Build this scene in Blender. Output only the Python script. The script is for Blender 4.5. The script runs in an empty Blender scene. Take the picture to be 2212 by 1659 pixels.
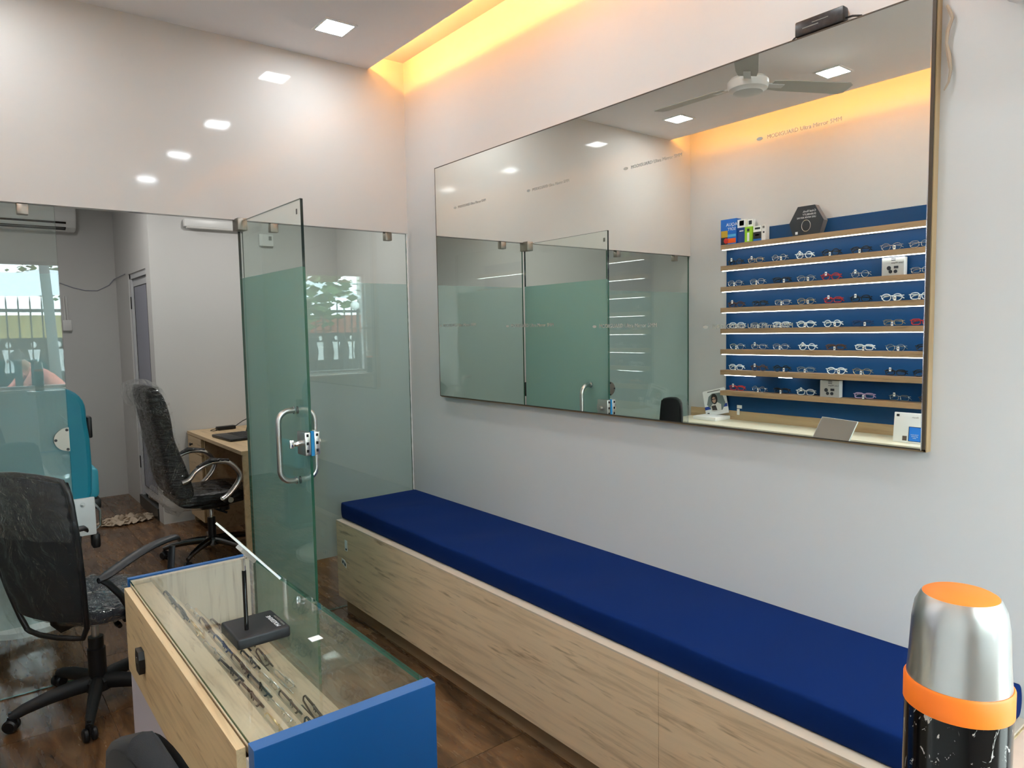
import bpy, bmesh, math, random
from mathutils import Matrix, Vector
random.seed(7)
C = bpy.context.scene.collection
SC = bpy.context.scene
PI = math.pi

# ---------------------------------------------------------------- camera, world, exposure
def s2l(r, g, b):
    f = lambda c: (c/255/12.92) if c/255 <= .04045 else ((c/255+.055)/1.055)**2.4
    return (f(r), f(g), f(b), 1.0)

CAM = (-2.1012, -3.6183, 1.5314)
YAW, PITCH, ROLL, FPX = math.radians(38.213), math.radians(-4.349), math.radians(-1.043), 1526.73
cd = bpy.data.cameras.new('camera'); co = bpy.data.objects.new('camera', cd); C.objects.link(co)
_f = Vector((math.sin(YAW)*math.cos(PITCH), math.cos(YAW)*math.cos(PITCH), math.sin(PITCH)))
_r = Vector((math.cos(YAW), -math.sin(YAW), 0)); _u = _r.cross(_f)
_r2 = _r*math.cos(ROLL)+_u*math.sin(ROLL); _u2 = -_r*math.sin(ROLL)+_u*math.cos(ROLL)
M = Matrix((_r2, _u2, -_f)).transposed().to_4x4(); M.translation = CAM
co.matrix_world = M
cd.sensor_fit = 'HORIZONTAL'; cd.sensor_width = 36; cd.lens = FPX/2212*36; cd.clip_start = .02
SC.camera = co

w = bpy.data.worlds.new('sky'); SC.world = w; w.use_nodes = True
bg = w.node_tree.nodes['Background']; bg.inputs[0].default_value = (.80, .91, 1.0, 1); bg.inputs[1].default_value = 5.2
SC.view_settings.view_transform = 'Standard'; SC.view_settings.look = 'None'
SC.view_settings.exposure = 1.75; SC.view_settings.gamma = 1.0; SC.view_settings.use_curve_mapping = False
SC.cycles.caustics_reflective = False; SC.cycles.caustics_refractive = False
SC.cycles.transparent_max_bounces = 24; SC.cycles.sample_clamp_indirect = 4.0
LAMP = 28.0          # downlight diffuser radiance
STRIP = 4.8          # white shelf strips
COVE = 52.0          # orange cove strips

# ---------------------------------------------------------------- mesh helper
class MB:
    def __init__(s): s.v = []; s.f = []; s.m = []; s.s = []; s.mats = []
    def mi(s, mat):
        if mat is None: return 0
        if mat not in s.mats: s.mats.append(mat)
        return s.mats.index(mat)
    def add(s, vs, fs, mat=None, smooth=False, M=None):
        o = len(s.v); k = s.mi(mat)
        for p in vs: s.v.append(tuple(M @ Vector(p)) if M is not None else tuple(p))
        for f in fs: s.f.append(tuple(i+o for i in f)); s.m.append(k); s.s.append(smooth)
        return s
    def box(s, x0, x1, y0, y1, z0, z1, mat=None, bev=0, seg=2, M=None):
        if bev <= 0:
            return s.add([(x0,y0,z0),(x1,y0,z0),(x1,y1,z0),(x0,y1,z0),(x0,y0,z1),(x1,y0,z1),(x1,y1,z1),(x0,y1,z1)],
                [(0,3,2,1),(4,5,6,7),(0,1,5,4),(1,2,6,5),(2,3,7,6),(3,0,4,7)], mat, False, M)
        bm = bmesh.new(); bmesh.ops.create_cube(bm, size=1)
        for v in bm.verts: v.co = Vector(((x0+x1)/2+v.co.x*(x1-x0), (y0+y1)/2+v.co.y*(y1-y0), (z0+z1)/2+v.co.z*(z1-z0)))
        bmesh.ops.bevel(bm, geom=bm.edges[:], offset=bev, segments=seg, profile=.5, affect='EDGES')
        return s.bm(bm, mat, True, M)
    def bm(s, bm, mat=None, smooth=True, M=None):
        bm.verts.index_update()
        s.add([v.co.copy() for v in bm.verts], [[v.index for v in f.verts] for f in bm.faces], mat, smooth, M); bm.free(); return s
    def tube(s, pts, r, n=8, mat=None, closed=False, M=None, sq=1.0):
        pts = [Vector(p) for p in pts]; k = len(pts); rs = r if isinstance(r, (list, tuple)) else [r]*k
        vs = []; fs = []; up = None
        for i, p in enumerate(pts):
            a = pts[(i-1) % k] if (closed or i > 0) else p; b = pts[(i+1) % k] if (closed or i < k-1) else p
            t = (b-a).normalized() if (b-a).length > 1e-9 else Vector((0,0,1))
            if up is None:
                up = Vector((0,0,1)) if abs(t.z) < .9 else Vector((1,0,0))
            x = up-t*up.dot(t)
            if x.length < 1e-6: x = Vector((1,0,0))-t*t.x
            x.normalize(); y = t.cross(x); up = x
            for j in range(n):
                th = 2*PI*j/n; vs.append(p+x*(rs[i]*math.cos(th))+y*(rs[i]*sq*math.sin(th)))
        for i in range(k if closed else k-1):
            for j in range(n):
                a = i*n+j; b = i*n+(j+1) % n; c = ((i+1) % k)*n
                fs.append((a, b, c+(j+1) % n, c+j))
        if not closed: fs.append(tuple(range(n))[::-1]); fs.append(tuple((k-1)*n+j for j in range(n)))
        return s.add(vs, fs, mat, True, M)
    def lathe(s, prof, n=24, mat=None, c=(0,0,0), M=None, smooth=True):
        vs = []; fs = []; k = len(prof)
        for r, z in prof:
            for j in range(n): th = 2*PI*j/n; vs.append((c[0]+r*math.cos(th), c[1]+r*math.sin(th), c[2]+z))
        for i in range(k-1):
            for j in range(n): fs.append((i*n+j, i*n+(j+1) % n, (i+1)*n+(j+1) % n, (i+1)*n+j))
        if prof[0][0] > 1e-6: fs.append(tuple(range(n))[::-1])
        if prof[-1][0] > 1e-6: fs.append(tuple((k-1)*n+j for j in range(n)))
        return s.add(vs, fs, mat, smooth, M)
    def prism(s, poly, a, b, axis='y', mat=None, smooth=False, M=None):
        # poly in the two other axes, in order (x,y),(y,z),(x,z)
        def P(u, v, t): return {'x': (t,u,v), 'y': (u,t,v), 'z': (u,v,t)}[axis]
        n = len(poly); vs = [P(u, v, a) for u, v in poly]+[P(u, v, b) for u, v in poly]
        fs = [tuple(range(n))[::-1], tuple(range(n, 2*n))]+[(i, (i+1) % n, (i+1) % n+n, i+n) for i in range(n)]
        return s.add(vs, fs, mat, smooth, M)
    def grid(s, fn, nu, nv, mat=None, M=None, smooth=True):
        vs = [fn(i/nu, j/nv) for i in range(nu+1) for j in range(nv+1)]
        fs = [(i*(nv+1)+j, (i+1)*(nv+1)+j, (i+1)*(nv+1)+j+1, i*(nv+1)+j+1) for i in range(nu) for j in range(nv)]
        return s.add(vs, fs, mat, smooth, M)
    def ell(s, c, r, n=14, m=8, mat=None, M=None):
        vs = []; fs = []
        for i in range(m+1):
            ph = PI*i/m
            for j in range(n): th = 2*PI*j/n; vs.append((c[0]+r[0]*math.sin(ph)*math.cos(th), c[1]+r[1]*math.sin(ph)*math.sin(th), c[2]+r[2]*math.cos(ph)))
        for i in range(m):
            for j in range(n): fs.append((i*n+j, (i+1)*n+j, (i+1)*n+(j+1) % n, i*n+(j+1) % n))
        return s.add(vs, fs, mat, True, M)
    def loft(s, prof, hw, n=12, mat=None, rnd=.25, M=None, p=4):
        # closed (y,z) profile swept over x in [-hw,hw], drawn in towards its centre near the ends
        cy = sum(q[0] for q in prof)/len(prof); cz = sum(q[1] for q in prof)/len(prof); k = len(prof)
        vs = []; fs = []
        for i in range(n+1):
            u = -math.cos(PI*i/n); sc = (1-rnd)+rnd*max(0, 1-abs(u)**p)**(1/2.2)
            # local thinning: pull along profile normal is approximated by scaling to centre line
            for y, z in prof:
                y2, z2 = s_mid(prof, y, z, sc); vs.append((u*hw, y2, z2))
        for i in range(n):
            for j in range(k): fs.append((i*k+j, i*k+(j+1) % k, (i+1)*k+(j+1) % k, (i+1)*k+j))
        fs.append(tuple(range(k))); fs.append(tuple(n*k+j for j in range(k))[::-1])
        return s.add(vs, fs, mat, True, M)
    def build(s, name, mat=None, parent=None, sub=0, auto=True):
        me = bpy.data.meshes.new(name); me.from_pydata(s.v, [], s.f)
        ms = list(s.mats)
        if mat is not None and not ms: ms = [mat]
        for m_ in ms: me.materials.append(m_)
        me.polygons.foreach_set('material_index', s.m); me.polygons.foreach_set('use_smooth', s.s); me.update()
        bm = bmesh.new(); bm.from_mesh(me); bmesh.ops.recalc_face_normals(bm, faces=bm.faces)
        if auto:
            for e in bm.edges:
                if len(e.link_faces) == 2 and e.calc_face_angle(0) > .7: e.smooth = False
        bm.to_mesh(me); bm.free()
        o = bpy.data.objects.new(name, me); C.objects.link(o)
        if parent is not None: o.parent = parent
        if sub:
            md = o.modifiers.new('sub', 'SUBSURF'); md.levels = sub; md.render_levels = sub
        return o

def s_mid(prof, y, z, sc):
    # pair index mirror: profile listed as outer side then inner side reversed, so point i pairs with k-1-i
    i = prof.index((y, z)); q = prof[len(prof)-1-i]
    my, mz = (y+q[0])/2, (z+q[1])/2
    return my+(y-my)*sc, mz+(z-mz)*sc

def thing(name, label, cat, loc=(0,0,0), rz=0, group=None, rx=0, ry=0):
    o = bpy.data.objects.new(name, None); C.objects.link(o); o.empty_display_size = .05
    o.location = loc; o.rotation_euler = (rx, ry, rz); o['label'] = label; o['category'] = cat
    if group: o['group'] = group
    return o
def tag(o, label, cat, group=None):
    o['label'] = label; o['category'] = cat
    if group: o['group'] = group
    return o
def struct(o, label=None):
    o['kind'] = 'structure'
    if label: o['label'] = label
    return o
def lab(o, label): o['label'] = label; return o
def at(o, loc, rz=0, rx=0): o.location = loc; o.rotation_euler = (rx, 0, rz); return o

_txt = {}
def text(name, body, size, mat, parent, loc, rot, align='LEFT', ext=.0004):
    cu = bpy.data.curves.new(name, 'FONT'); cu.body = body; cu.size = size; cu.align_x = align; cu.extrude = ext; cu.resolution_u = 2
    t = bpy.data.objects.new(name, cu); C.objects.link(t)
    me = bpy.data.meshes.new_from_object(t.evaluated_get(bpy.context.evaluated_depsgraph_get()))
    bpy.data.objects.remove(t); me.materials.clear(); me.materials.append(mat)
    o = bpy.data.objects.new(name, me); C.objects.link(o); o.parent = parent; o.location = loc; o.rotation_euler = rot
    return o
# ---------------------------------------------------------------- materials
def newmat(name):
    m = bpy.data.materials.new(name); m.use_nodes = True; nt = m.node_tree
    return m, nt, nt.nodes['Principled BSDF'], nt.nodes['Material Output']
def N(nt, t, **kw):
    n = nt.nodes.new(t)
    for k, v in kw.items():
        if k.startswith('_'): setattr(n, k[1:], v)
        else: n.inputs[k.replace('_', ' ')].default_value = v
    return n
def mapping(nt, scale, coord='Object', rot=(0,0,0)):
    tc = nt.nodes.new('ShaderNodeTexCoord'); mp = nt.nodes.new('ShaderNodeMapping'); mp.inputs['Scale'].default_value = scale; mp.inputs['Rotation'].default_value = rot
    nt.links.new(tc.outputs[coord], mp.inputs['Vector']); return mp
def ramp(nt, stops):
    r = nt.nodes.new('ShaderNodeValToRGB'); e = r.color_ramp.elements
    while len(e) < len(stops): e.new(.5)
    for k, (p, c) in enumerate(stops): e[k].position = p; e[k].color = c
    return r
def bumped(nt, bsdf, scale=(1,1,1), nscale=200, strength=.1, dist=.001, detail=3, coord='Object'):
    mp = mapping(nt, scale, coord); nz = N(nt, 'ShaderNodeTexNoise', Scale=nscale, Detail=detail); nt.links.new(mp.outputs[0], nz.inputs['Vector'])
    b = N(nt, 'ShaderNodeBump', Strength=strength, Distance=dist); nt.links.new(nz.outputs['Fac'], b.inputs['Height'])
    nt.links.new(b.outputs[0], bsdf.inputs['Normal']); return b
def pbr(name, col, rough=.5, metal=0, spec=.5, bump=None, coat=0, emis=None, var=None):
    m, nt, b, o = newmat(name)
    b.inputs['Base Color'].default_value = col; b.inputs['Roughness'].default_value = rough; b.inputs['Metallic'].default_value = metal
    b.inputs['Specular IOR Level'].default_value = spec; b.inputs['Coat Weight'].default_value = coat; b.inputs['Coat Roughness'].default_value = .05
    if emis: b.inputs['Emission Color'].default_value = emis[0]; b.inputs['Emission Strength'].default_value = emis[1]
    if bump: bumped(nt, b, **bump)
    if var:
        mp = mapping(nt, (1,1,1)); nz = N(nt, 'ShaderNodeTexNoise', Scale=var[0], Detail=4); nt.links.new(mp.outputs[0], nz.inputs['Vector'])
        r = ramp(nt, [(.3, tuple(c*(1-var[1]) for c in col[:3])+(1,)), (.7, tuple(min(1, c*(1+var[1])) for c in col[:3])+(1,))])
        nt.links.new(nz.outputs['Fac'], r.inputs[0]); nt.links.new(r.outputs[0], b.inputs['Base Color'])
    return m
def emit(name, col, st):
    m, nt, b, o = newmat(name); nt.nodes.remove(b); e = N(nt, 'ShaderNodeEmission', Color=col, Strength=st); nt.links.new(e.outputs[0], o.inputs[0]); return m
def wood(name, light, dark, axis='y', rough=.45, scale=1.0, fleck=True, coat=0):
    # laminate: long soft grain along one axis with short dark flecks
    m, nt, b, o = newmat(name); S = {'x': (.6,9,9), 'y': (9,.6,9), 'z': (9,9,.6)}[axis]; S = tuple(k*scale for k in S)
    mp = mapping(nt, S); n1 = N(nt, 'ShaderNodeTexNoise', Scale=2.2, Detail=6, Roughness=.6, Distortion=.8); nt.links.new(mp.outputs[0], n1.inputs['Vector'])
    mid = tuple((a+c)/2 for a, c in zip(light, dark))
    r1 = ramp(nt, [(.28, mid), (.5, light), (.78, tuple(min(1, c*1.1) for c in light[:3])+(1,))]); nt.links.new(n1.outputs['Fac'], r1.inputs[0])
    S2 = {'x': (1.7,16,16), 'y': (16,1.7,16), 'z': (16,16,1.7)}[axis]; mp2 = mapping(nt, tuple(k*scale for k in S2))
    n2 = N(nt, 'ShaderNodeTexNoise', Scale=2.0, Detail=3, Roughness=.55); nt.links.new(mp2.outputs[0], n2.inputs['Vector'])
    r2 = ramp(nt, [(.60, (0,0,0,1)), (.74, (1,1,1,1))]); nt.links.new(n2.outputs['Fac'], r2.inputs[0])
    mx = nt.nodes.new('ShaderNodeMixRGB'); mx.inputs[2].default_value = dark; nt.links.new(r1.outputs[0], mx.inputs[1])
    if fleck:
        mm = N(nt, 'ShaderNodeMath', _operation='MULTIPLY'); mm.inputs[1].default_value = .75; nt.links.new(r2.outputs[0], mm.inputs[0]); nt.links.new(mm.outputs[0], mx.inputs[0])
    else: mx.inputs[0].default_value = 0
    nt.links.new(mx.outputs[0], b.inputs['Base Color']); b.inputs['Roughness'].default_value = rough; b.inputs['Coat Weight'].default_value = coat
    bp = N(nt, 'ShaderNodeBump', Strength=.08, Distance=.001); nt.links.new(n2.outputs['Fac'], bp.inputs['Height']); nt.links.new(bp.outputs[0], b.inputs['Normal'])
    return m
def schlick(nt, f0=.04, mul=1.0, normal=None):
    g = nt.nodes.new('ShaderNodeNewGeometry'); d = N(nt, 'ShaderNodeVectorMath', _operation='DOT_PRODUCT')
    nt.links.new(normal if normal is not None else g.outputs['Normal'], d.inputs[0]); nt.links.new(g.outputs['Incoming'], d.inputs[1])
    def mth(op, a, b):
        n = N(nt, 'ShaderNodeMath', _operation=op, _use_clamp=(op == 'MULTIPLY'))
        for k, q in enumerate((a, b)):
            if q is None: continue
            if isinstance(q, (int, float)): n.inputs[k].default_value = q
            else: nt.links.new(q, n.inputs[k])
        return n.outputs[0]
    c = mth('ABSOLUTE', d.outputs['Value'], None); p = mth('POWER', mth('SUBTRACT', 1.0, c), 5.0)
    return mth('MULTIPLY', mth('ADD', mth('MULTIPLY', p, 1-f0), f0), mul)
def glass(name, tint, refl=1.0):
    m, nt, b, o = newmat(name); nt.nodes.remove(b)
    t = N(nt, 'ShaderNodeBsdfTransparent', Color=tint); g = N(nt, 'ShaderNodeBsdfGlossy', Roughness=0.0, Color=(.95,1,.98,1))
    fo = schlick(nt, .045, refl); mx = nt.nodes.new('ShaderNodeMixShader')
    nt.links.new(fo, mx.inputs[0]); nt.links.new(t.outputs[0], mx.inputs[1]); nt.links.new(g.outputs[0], mx.inputs[2]); nt.links.new(mx.outputs[0], o.inputs[0])
    return m
def film(name, col, clear=.0, trans=.5):
    # frosted privacy film: scatters both ways
    m, nt, b, o = newmat(name); nt.nodes.remove(b)
    d = N(nt, 'ShaderNodeBsdfDiffuse', Color=col); t = N(nt, 'ShaderNodeBsdfTranslucent', Color=col); mx = nt.nodes.new('ShaderNodeMixShader'); mx.inputs[0].default_value = trans
    nt.links.new(d.outputs[0], mx.inputs[1]); nt.links.new(t.outputs[0], mx.inputs[2])
    tr = N(nt, 'ShaderNodeBsdfTransparent', Color=col); m2 = nt.nodes.new('ShaderNodeMixShader'); m2.inputs[0].default_value = clear
    nt.links.new(mx.outputs[0], m2.inputs[1]); nt.links.new(tr.outputs[0], m2.inputs[2]); nt.links.new(m2.outputs[0], o.inputs[0]); return m
def wrap(name, haze=.08, scale=9, tint=(.97,.98,.98,1), gl=1.0):
    # crinkled clear polythene
    m, nt, b, o = newmat(name); nt.nodes.remove(b)
    mp = mapping(nt, (1,1,1)); nz = N(nt, 'ShaderNodeTexNoise', Scale=scale, Detail=5, Roughness=.55, Distortion=1.6); nt.links.new(mp.outputs[0], nz.inputs['Vector'])
    bp = N(nt, 'ShaderNodeBump', Strength=1.0, Distance=.03); nt.links.new(nz.outputs['Fac'], bp.inputs['Height'])
    t = N(nt, 'ShaderNodeBsdfTransparent', Color=tint); g = N(nt, 'ShaderNodeBsdfGlossy', Roughness=.05, Color=(1,1,1,1)); nt.links.new(bp.outputs[0], g.inputs['Normal'])
    d = N(nt, 'ShaderNodeBsdfDiffuse', Color=(.8,.82,.82,1))
    fo = schlick(nt, .035, gl, bp.outputs[0])
    m1 = nt.nodes.new('ShaderNodeMixShader'); m1.inputs[0].default_value = haze; nt.links.new(t.outputs[0], m1.inputs[1]); nt.links.new(d.outputs[0], m1.inputs[2])
    m2 = nt.nodes.new('ShaderNodeMixShader'); nt.links.new(fo, m2.inputs[0]); nt.links.new(m1.outputs[0], m2.inputs[1]); nt.links.new(g.outputs[0], m2.inputs[2])
    nt.links.new(m2.outputs[0], o.inputs[0]); return m

WHITE = s2l(226,224,220)
M_wall = pbr('wall_paint', s2l(206,205,203), .55, bump=dict(nscale=300, strength=.03))
M_lam = pbr('gloss_laminate', s2l(208,205,201), .06, spec=.35, bump=dict(nscale=2.2, strength=.035, dist=.05, detail=1))
M_ceil = pbr('ceiling_paint', s2l(240,235,235), .8)
M_ceilw = pbr('cove_paint', s2l(232,228,222), .8)
M_grout = pbr('grout', s2l(120,98,76), .8)
def tile_mat():
    m, nt, b, o = newmat('wood_look_tile'); tc = nt.nodes.new('ShaderNodeTexCoord'); oi = nt.nodes.new('ShaderNodeObjectInfo')
    add = N(nt, 'ShaderNodeVectorMath', _operation='ADD'); sc = N(nt, 'ShaderNodeMath', _operation='MULTIPLY'); sc.inputs[1].default_value = 37.0
    nt.links.new(oi.outputs['Random'], sc.inputs[0]); nt.links.new(tc.outputs['Object'], add.inputs[0]); nt.links.new(sc.outputs[0], add.inputs[1])
    mp = nt.nodes.new('ShaderNodeMapping'); mp.inputs['Scale'].default_value = (6,1.1,6); nt.links.new(add.outputs[0], mp.inputs['Vector'])
    n1 = N(nt, 'ShaderNodeTexNoise', Scale=1.7, Detail=7, Roughness=.62, Distortion=1.2); nt.links.new(mp.outputs[0], n1.inputs['Vector'])
    r = ramp(nt, [(.25, s2l(48,33,21)), (.45, s2l(88,63,42)), (.62, s2l(118,87,58)), (.8, s2l(142,112,80))]); nt.links.new(n1.outputs['Fac'], r.inputs[0])
    nt.links.new(r.outputs[0], b.inputs['Base Color']); b.inputs['Roughness'].default_value = .22; b.inputs['Specular IOR Level'].default_value = .5
    n2 = N(nt, 'ShaderNodeTexNoise', Scale=5, Detail=3); nt.links.new(mp.outputs[0], n2.inputs['Vector'])
    rr = ramp(nt, [(.3, (.16,)*3+(1,)), (.7, (.34,)*3+(1,))]); nt.links.new(n2.outputs['Fac'], rr.inputs[0]); nt.links.new(rr.outputs[0], b.inputs['Roughness'])
    return m
M_tile = tile_mat()
M_oakY = wood('oak_laminate_bench', s2l(228,202,166), s2l(150,120,88), 'y', .42, 1.5)
M_oakYl = wood('oak_laminate_pale', s2l(214,188,146), s2l(150,116,78), 'y', .4, 1.6)
M_oakZ = wood('oak_laminate_upright', s2l(206,194,172), s2l(146,128,102), 'z', .45, 2.0)
M_oakS = wood('oak_laminate_shelf', s2l(172,142,108), s2l(128,100,72), 'y', .5, 2)
M_oakT = wood('oak_laminate_tray', s2l(206,188,158), s2l(138,112,80), 'y', .5, 2.4)
M_oakD = wood('oak_laminate_desk', s2l(196,170,132), s2l(150,122,88), 'y', .45, 1.0)
M_blue = pbr('blue_laminate', s2l(10,74,132), .42, spec=.3, bump=dict(nscale=500, strength=.03))
M_blueE = pbr('blue_edge_band', s2l(52,98,156), .45, spec=.3)
M_blueD = pbr('blue_panel', s2l(14,66,114), .45, spec=.3)
M_navy = pbr('navy_upholstery', s2l(6,36,92), .85, spec=.1, bump=dict(nscale=900, strength=.25, dist=.0006))
M_white = pbr('white_plastic', s2l(228,228,226), .35)
M_whitem = pbr('white_matt', s2l(232,230,226), .7)
M_lilac = pbr('pale_lilac_board', s2l(196,192,206), .6)
M_black = pbr('black_plastic', s2l(18,18,20), .38, spec=.45)
M_blackm = pbr('black_matt', s2l(13,14,16), .6, bump=dict(nscale=400, strength=.1))
M_blackg = pbr('black_gloss', s2l(10,10,11), .12)
M_slate = pbr('dark_slate_plastic', s2l(16,18,23), .45, bump=dict(nscale=700, strength=.06))
M_leather = pbr('black_leather', s2l(8,8,10), .3, spec=.32, bump=dict(scale=(1.5,1.5,6), nscale=7, strength=1.0, dist=.03, detail=3))
M_chrome = pbr('chrome', (.82,.83,.84,1), .12, 1.0)
M_steel = pbr('brushed_steel', (.62,.62,.60,1), .28, 1.0)
M_clampm = pbr('satin_clamp', (.33,.30,.26,1), .35, 1.0)
M_teal = pbr('teal_vinyl', s2l(18,132,156), .42, spec=.4)
M_tealL = pbr('teal_vinyl_light', s2l(64,168,190), .42)
M_grey = pbr('grey_panel', s2l(150,152,166), .5)
M_alu = pbr('powder_white_aluminium', s2l(206,207,210), .4)
M_granite = pbr('black_granite', s2l(40,42,40), .3, var=(60,.5))
M_gedge = pbr('glass_edge_green', s2l(40,92,72), .15, spec=.6)
M_gedgeD = pbr('glass_edge_dark', s2l(14,30,26), .1, spec=.6)
M_glass = glass('clear_glass', (.955,.985,.972,1))
M_glassT = glass('table_glass', (.975,.99,.982,1), 1.0)
M_lens = glass('lens', (.93,.96,.96,1), .8)
M_film = film('frosted_film', s2l(208,226,225), .58, .5)
M_filmD = film('frosted_film_green', s2l(166,208,200), .0, .5)
M_mirror = pbr('mirror_silver', (.90,.915,.87,1), 0.0, 1.0)
M_lamp = emit('downlight_diffuser', (.91,.965,1,1), LAMP)
M_lampB = emit('back_room_diffuser', (1,.98,.94,1), LAMP*3.0)
M_strip = emit('shelf_led', (.93,.98,1,1), STRIP)
M_cove = emit('cove_led', (1.0,.42,.085,1), COVE)
M_wrap = wrap('polythene', .0, 9, gl=.32)
M_wrapH = wrap('polythene_hazy', .012, 8, gl=.6)
M_wrapS = wrap('polythene_tight', .0, 26, gl=1.3)
M_cloth = pbr('rag_cloth', s2l(178,160,140), .9, bump=dict(nscale=60, strength=.3, dist=.004))
M_orange = pbr('orange_rubber', s2l(255,126,24), .5)
M_paper = pbr('white_paper', s2l(240,242,240), .7)
M_ink = pbr('dark_ink', s2l(40,44,52), .7)
M_inkg = pbr('grey_ink', s2l(120,122,118), .7)
M_inkw = pbr('white_ink', s2l(238,240,242), .6)
M_frost = pbr('mirror_print', s2l(176,176,168), .6)
# ---------------------------------------------------------------- the setting
XL, XR = -2.6675, 0.0
ZC, ZT = 2.976, 3.054
YF, YB = -4.5, 4.1
ZG = 2.10
BX = 0.75            # right side of the back room

fl = struct(MB().box(XL-.1, BX+.1, YF-.1, YB+.1, -.08, -.004).build('floor', M_grout))
xs = [-.49+.6*k for k in range(-5, 4)]; ys = [-.4+.6*k for k in range(-8, 9)]
for i in range(len(xs)-1):
    for j in range(len(ys)-1):
        x0, x1 = max(xs[i], XL), min(xs[i+1], BX); y0, y1 = max(ys[j], YF), min(ys[j+1], YB)
        if x1-x0 < .02 or y1-y0 < .02 or (y1 <= 0.05 and x0 >= 0): continue
        if y0 < 0 < x1 and y1 <= .3: x1 = min(x1, XR)
        if y0 >= 2.6 and x0 >= -.83: continue
        o = MB().box(x0+.0012, x1-.0012, y0+.0012, y1-.0012, -.012, 0).build('tile', M_tile, fl)

struct(MB().box(XR, XR+.1, YF, 0, 0, ZT+.1).build('wall_right', M_wall))
struct(MB().box(XL-.1, XL, YF, YB, 0, ZT+.1).build('wall_left', M_wall))
struct(MB().box(XL, XR, 0, .045, ZG, ZT+.1).build('wall_lintel', M_lam), 'glossy white panel above the glass partition')
# false ceiling with light coves along both long walls
struct(MB().box(-2.42, -.222, YF, 0, ZC, ZC+.02).build('ceiling', M_ceil))
struct(MB().box(-.62, XR, YF, 0, ZT, ZT+.06).box(-.64, -.62, YF, 0, ZC+.02, ZT+.06).build('trim_1', M_ceilw), 'cove recess above the mirror wall')
struct(MB().box(XL, -2.03, YF, 0, ZT, ZT+.06).box(-2.03, -2.01, YF, 0, ZC+.02, ZT+.06).build('trim_2', M_ceilw), 'cove recess above the shelf wall')
for x, lb in ((-.272, 'orange light strip hidden in ceiling cove along the mirror wall'), (-2.37, 'orange light strip hidden in ceiling cove above the shelf wall')):
    t = thing('cove_light', lb, 'light strip', (x, 0, ZC+.02))
    MB().box(-.006, .006, -4.44, -.05, .016, .028).build('led_strip', M_cove, t)
    MB().box(-.008, .008, -4.46, -.03, .0, .016).build('channel', M_white, t)
# soffit end that peeps in at the top right corner
struct(MB().box(-.16, XR, YF, -2.965, 2.29, ZC, bev=.045, seg=4).build('trim_3', M_ceil), 'rounded soffit at the street end of mirror wall')
# street front with a window opening
WX0, WX1, WZ0, WZ1 = -2.07, -.35, 1.05, 2.27
EX0, EX1 = -1.12, -.14      # unseen glazed entrance beside the window, added to let in more daylight
WX1 = EX0-.08
struct(MB().box(XL, EX0, YF-.12, YF, 0, WZ0).box(XL, XR, YF-.12, YF, WZ1, ZT+.1).box(XL, WX0, YF-.12, YF, WZ0, WZ1).box(WX1, EX0, YF-.12, YF, WZ0, WZ1).box(EX1, XR, YF-.12, YF, 0, WZ1).build('wall_front', M_wall))
d3 = struct(bpy.data.objects.new('added_door', None), 'unseen glazed street door behind the camera, added for daylight'); C.objects.link(d3); d3.location = (EX0, YF-.06, 0)
EW = EX1-EX0
MB().box(.06, EW-.06, -.004, .004, .1, WZ1-.06).build('pane', M_glass, d3)
MB().box(0, .06, -.025, .025, 0, WZ1).box(EW-.06, EW, -.025, .025, 0, WZ1).box(.06, EW-.06, -.025, .025, WZ1-.06, WZ1).box(.06, EW-.06, -.025, .025, 0, .1).build('door_frame', M_alu, d3)
MB().tube([(.1, .03, .9), (.1, .07, .92), (.1, .07, 1.28), (.1, .03, 1.3)], .011, 10).build('handle', M_steel, d3)
wn = struct(bpy.data.objects.new('window_1', None), 'wide street window behind the camera, seen reflected in the glass'); C.objects.link(wn); wn.location = (0, YF, 0)
MB().box(WX0, WX1, -.07, -.062, WZ0, WZ1).build('pane', M_glass, wn)
MB().box(WX0, WX0+.03, -.09, -.04, WZ0, WZ1).box(WX1-.03, WX1, -.09, -.04, WZ0, WZ1).box(WX0, WX1, -.09, -.04, WZ0, WZ0+.03).box(WX0, WX1, -.09, -.04, WZ1-.03, WZ1).build('window_frame', M_alu, wn)
MB().box(WX0-.02, WX1+.02, -.1, .05, WZ0-.025, WZ0).build('window_sill', M_whitem, wn)

# back room
struct(MB().box(XL, BX+.1, YB, YB+.1, 0, 2.95).build('wall_back', M_wall))
struct(MB().box(BX, BX+.1, .045, YB, 0, 2.95).box(XR+.1, BX, .0, .045, 0, 2.95).build('wall_side', M_wall))
struct(MB().box(XL, BX, .045, YB, 2.86, 2.95).build('ceiling_back', M_ceil))
DY0, DY1, DZ = 2.77, 3.50, 2.09
struct(MB().box(-.84, BX, 2.61, DY0, 0, 2.86).box(-.84, -.7, DY1, YB, 0, 2.86).box(-.84, -.7, DY0, DY1, DZ, 2.86).box(-.70, -.68, DY0, YB, 0, 2.86).build('wall_pier', M_wall))
d2 = struct(bpy.data.objects.new('door_2', None), 'grey panelled aluminium door in the back room side wall'); C.objects.link(d2); d2.location = (-.80, (DY0+DY1)/2, 0)
hw = (DY1-DY0)/2
MB().box(-.03, .03, -hw, -hw+.045, .1, DZ).box(-.03, .03, hw-.045, hw, .1, DZ).box(-.03, .03, -hw, hw, DZ-.045, DZ).build('door_frame', M_alu, d2)
MB().box(-.012, .012, -hw+.05, hw-.05, .12, DZ-.05).build('door_leaf', M_alu, d2)
MB().box(-.018, -.012, -hw+.12, hw-.12, .2, 1.02).build('panel', M_grey, d2); MB().box(-.018, -.012, -hw+.12, hw-.12, 1.1, DZ-.12).build('panel', M_grey, d2)
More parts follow.
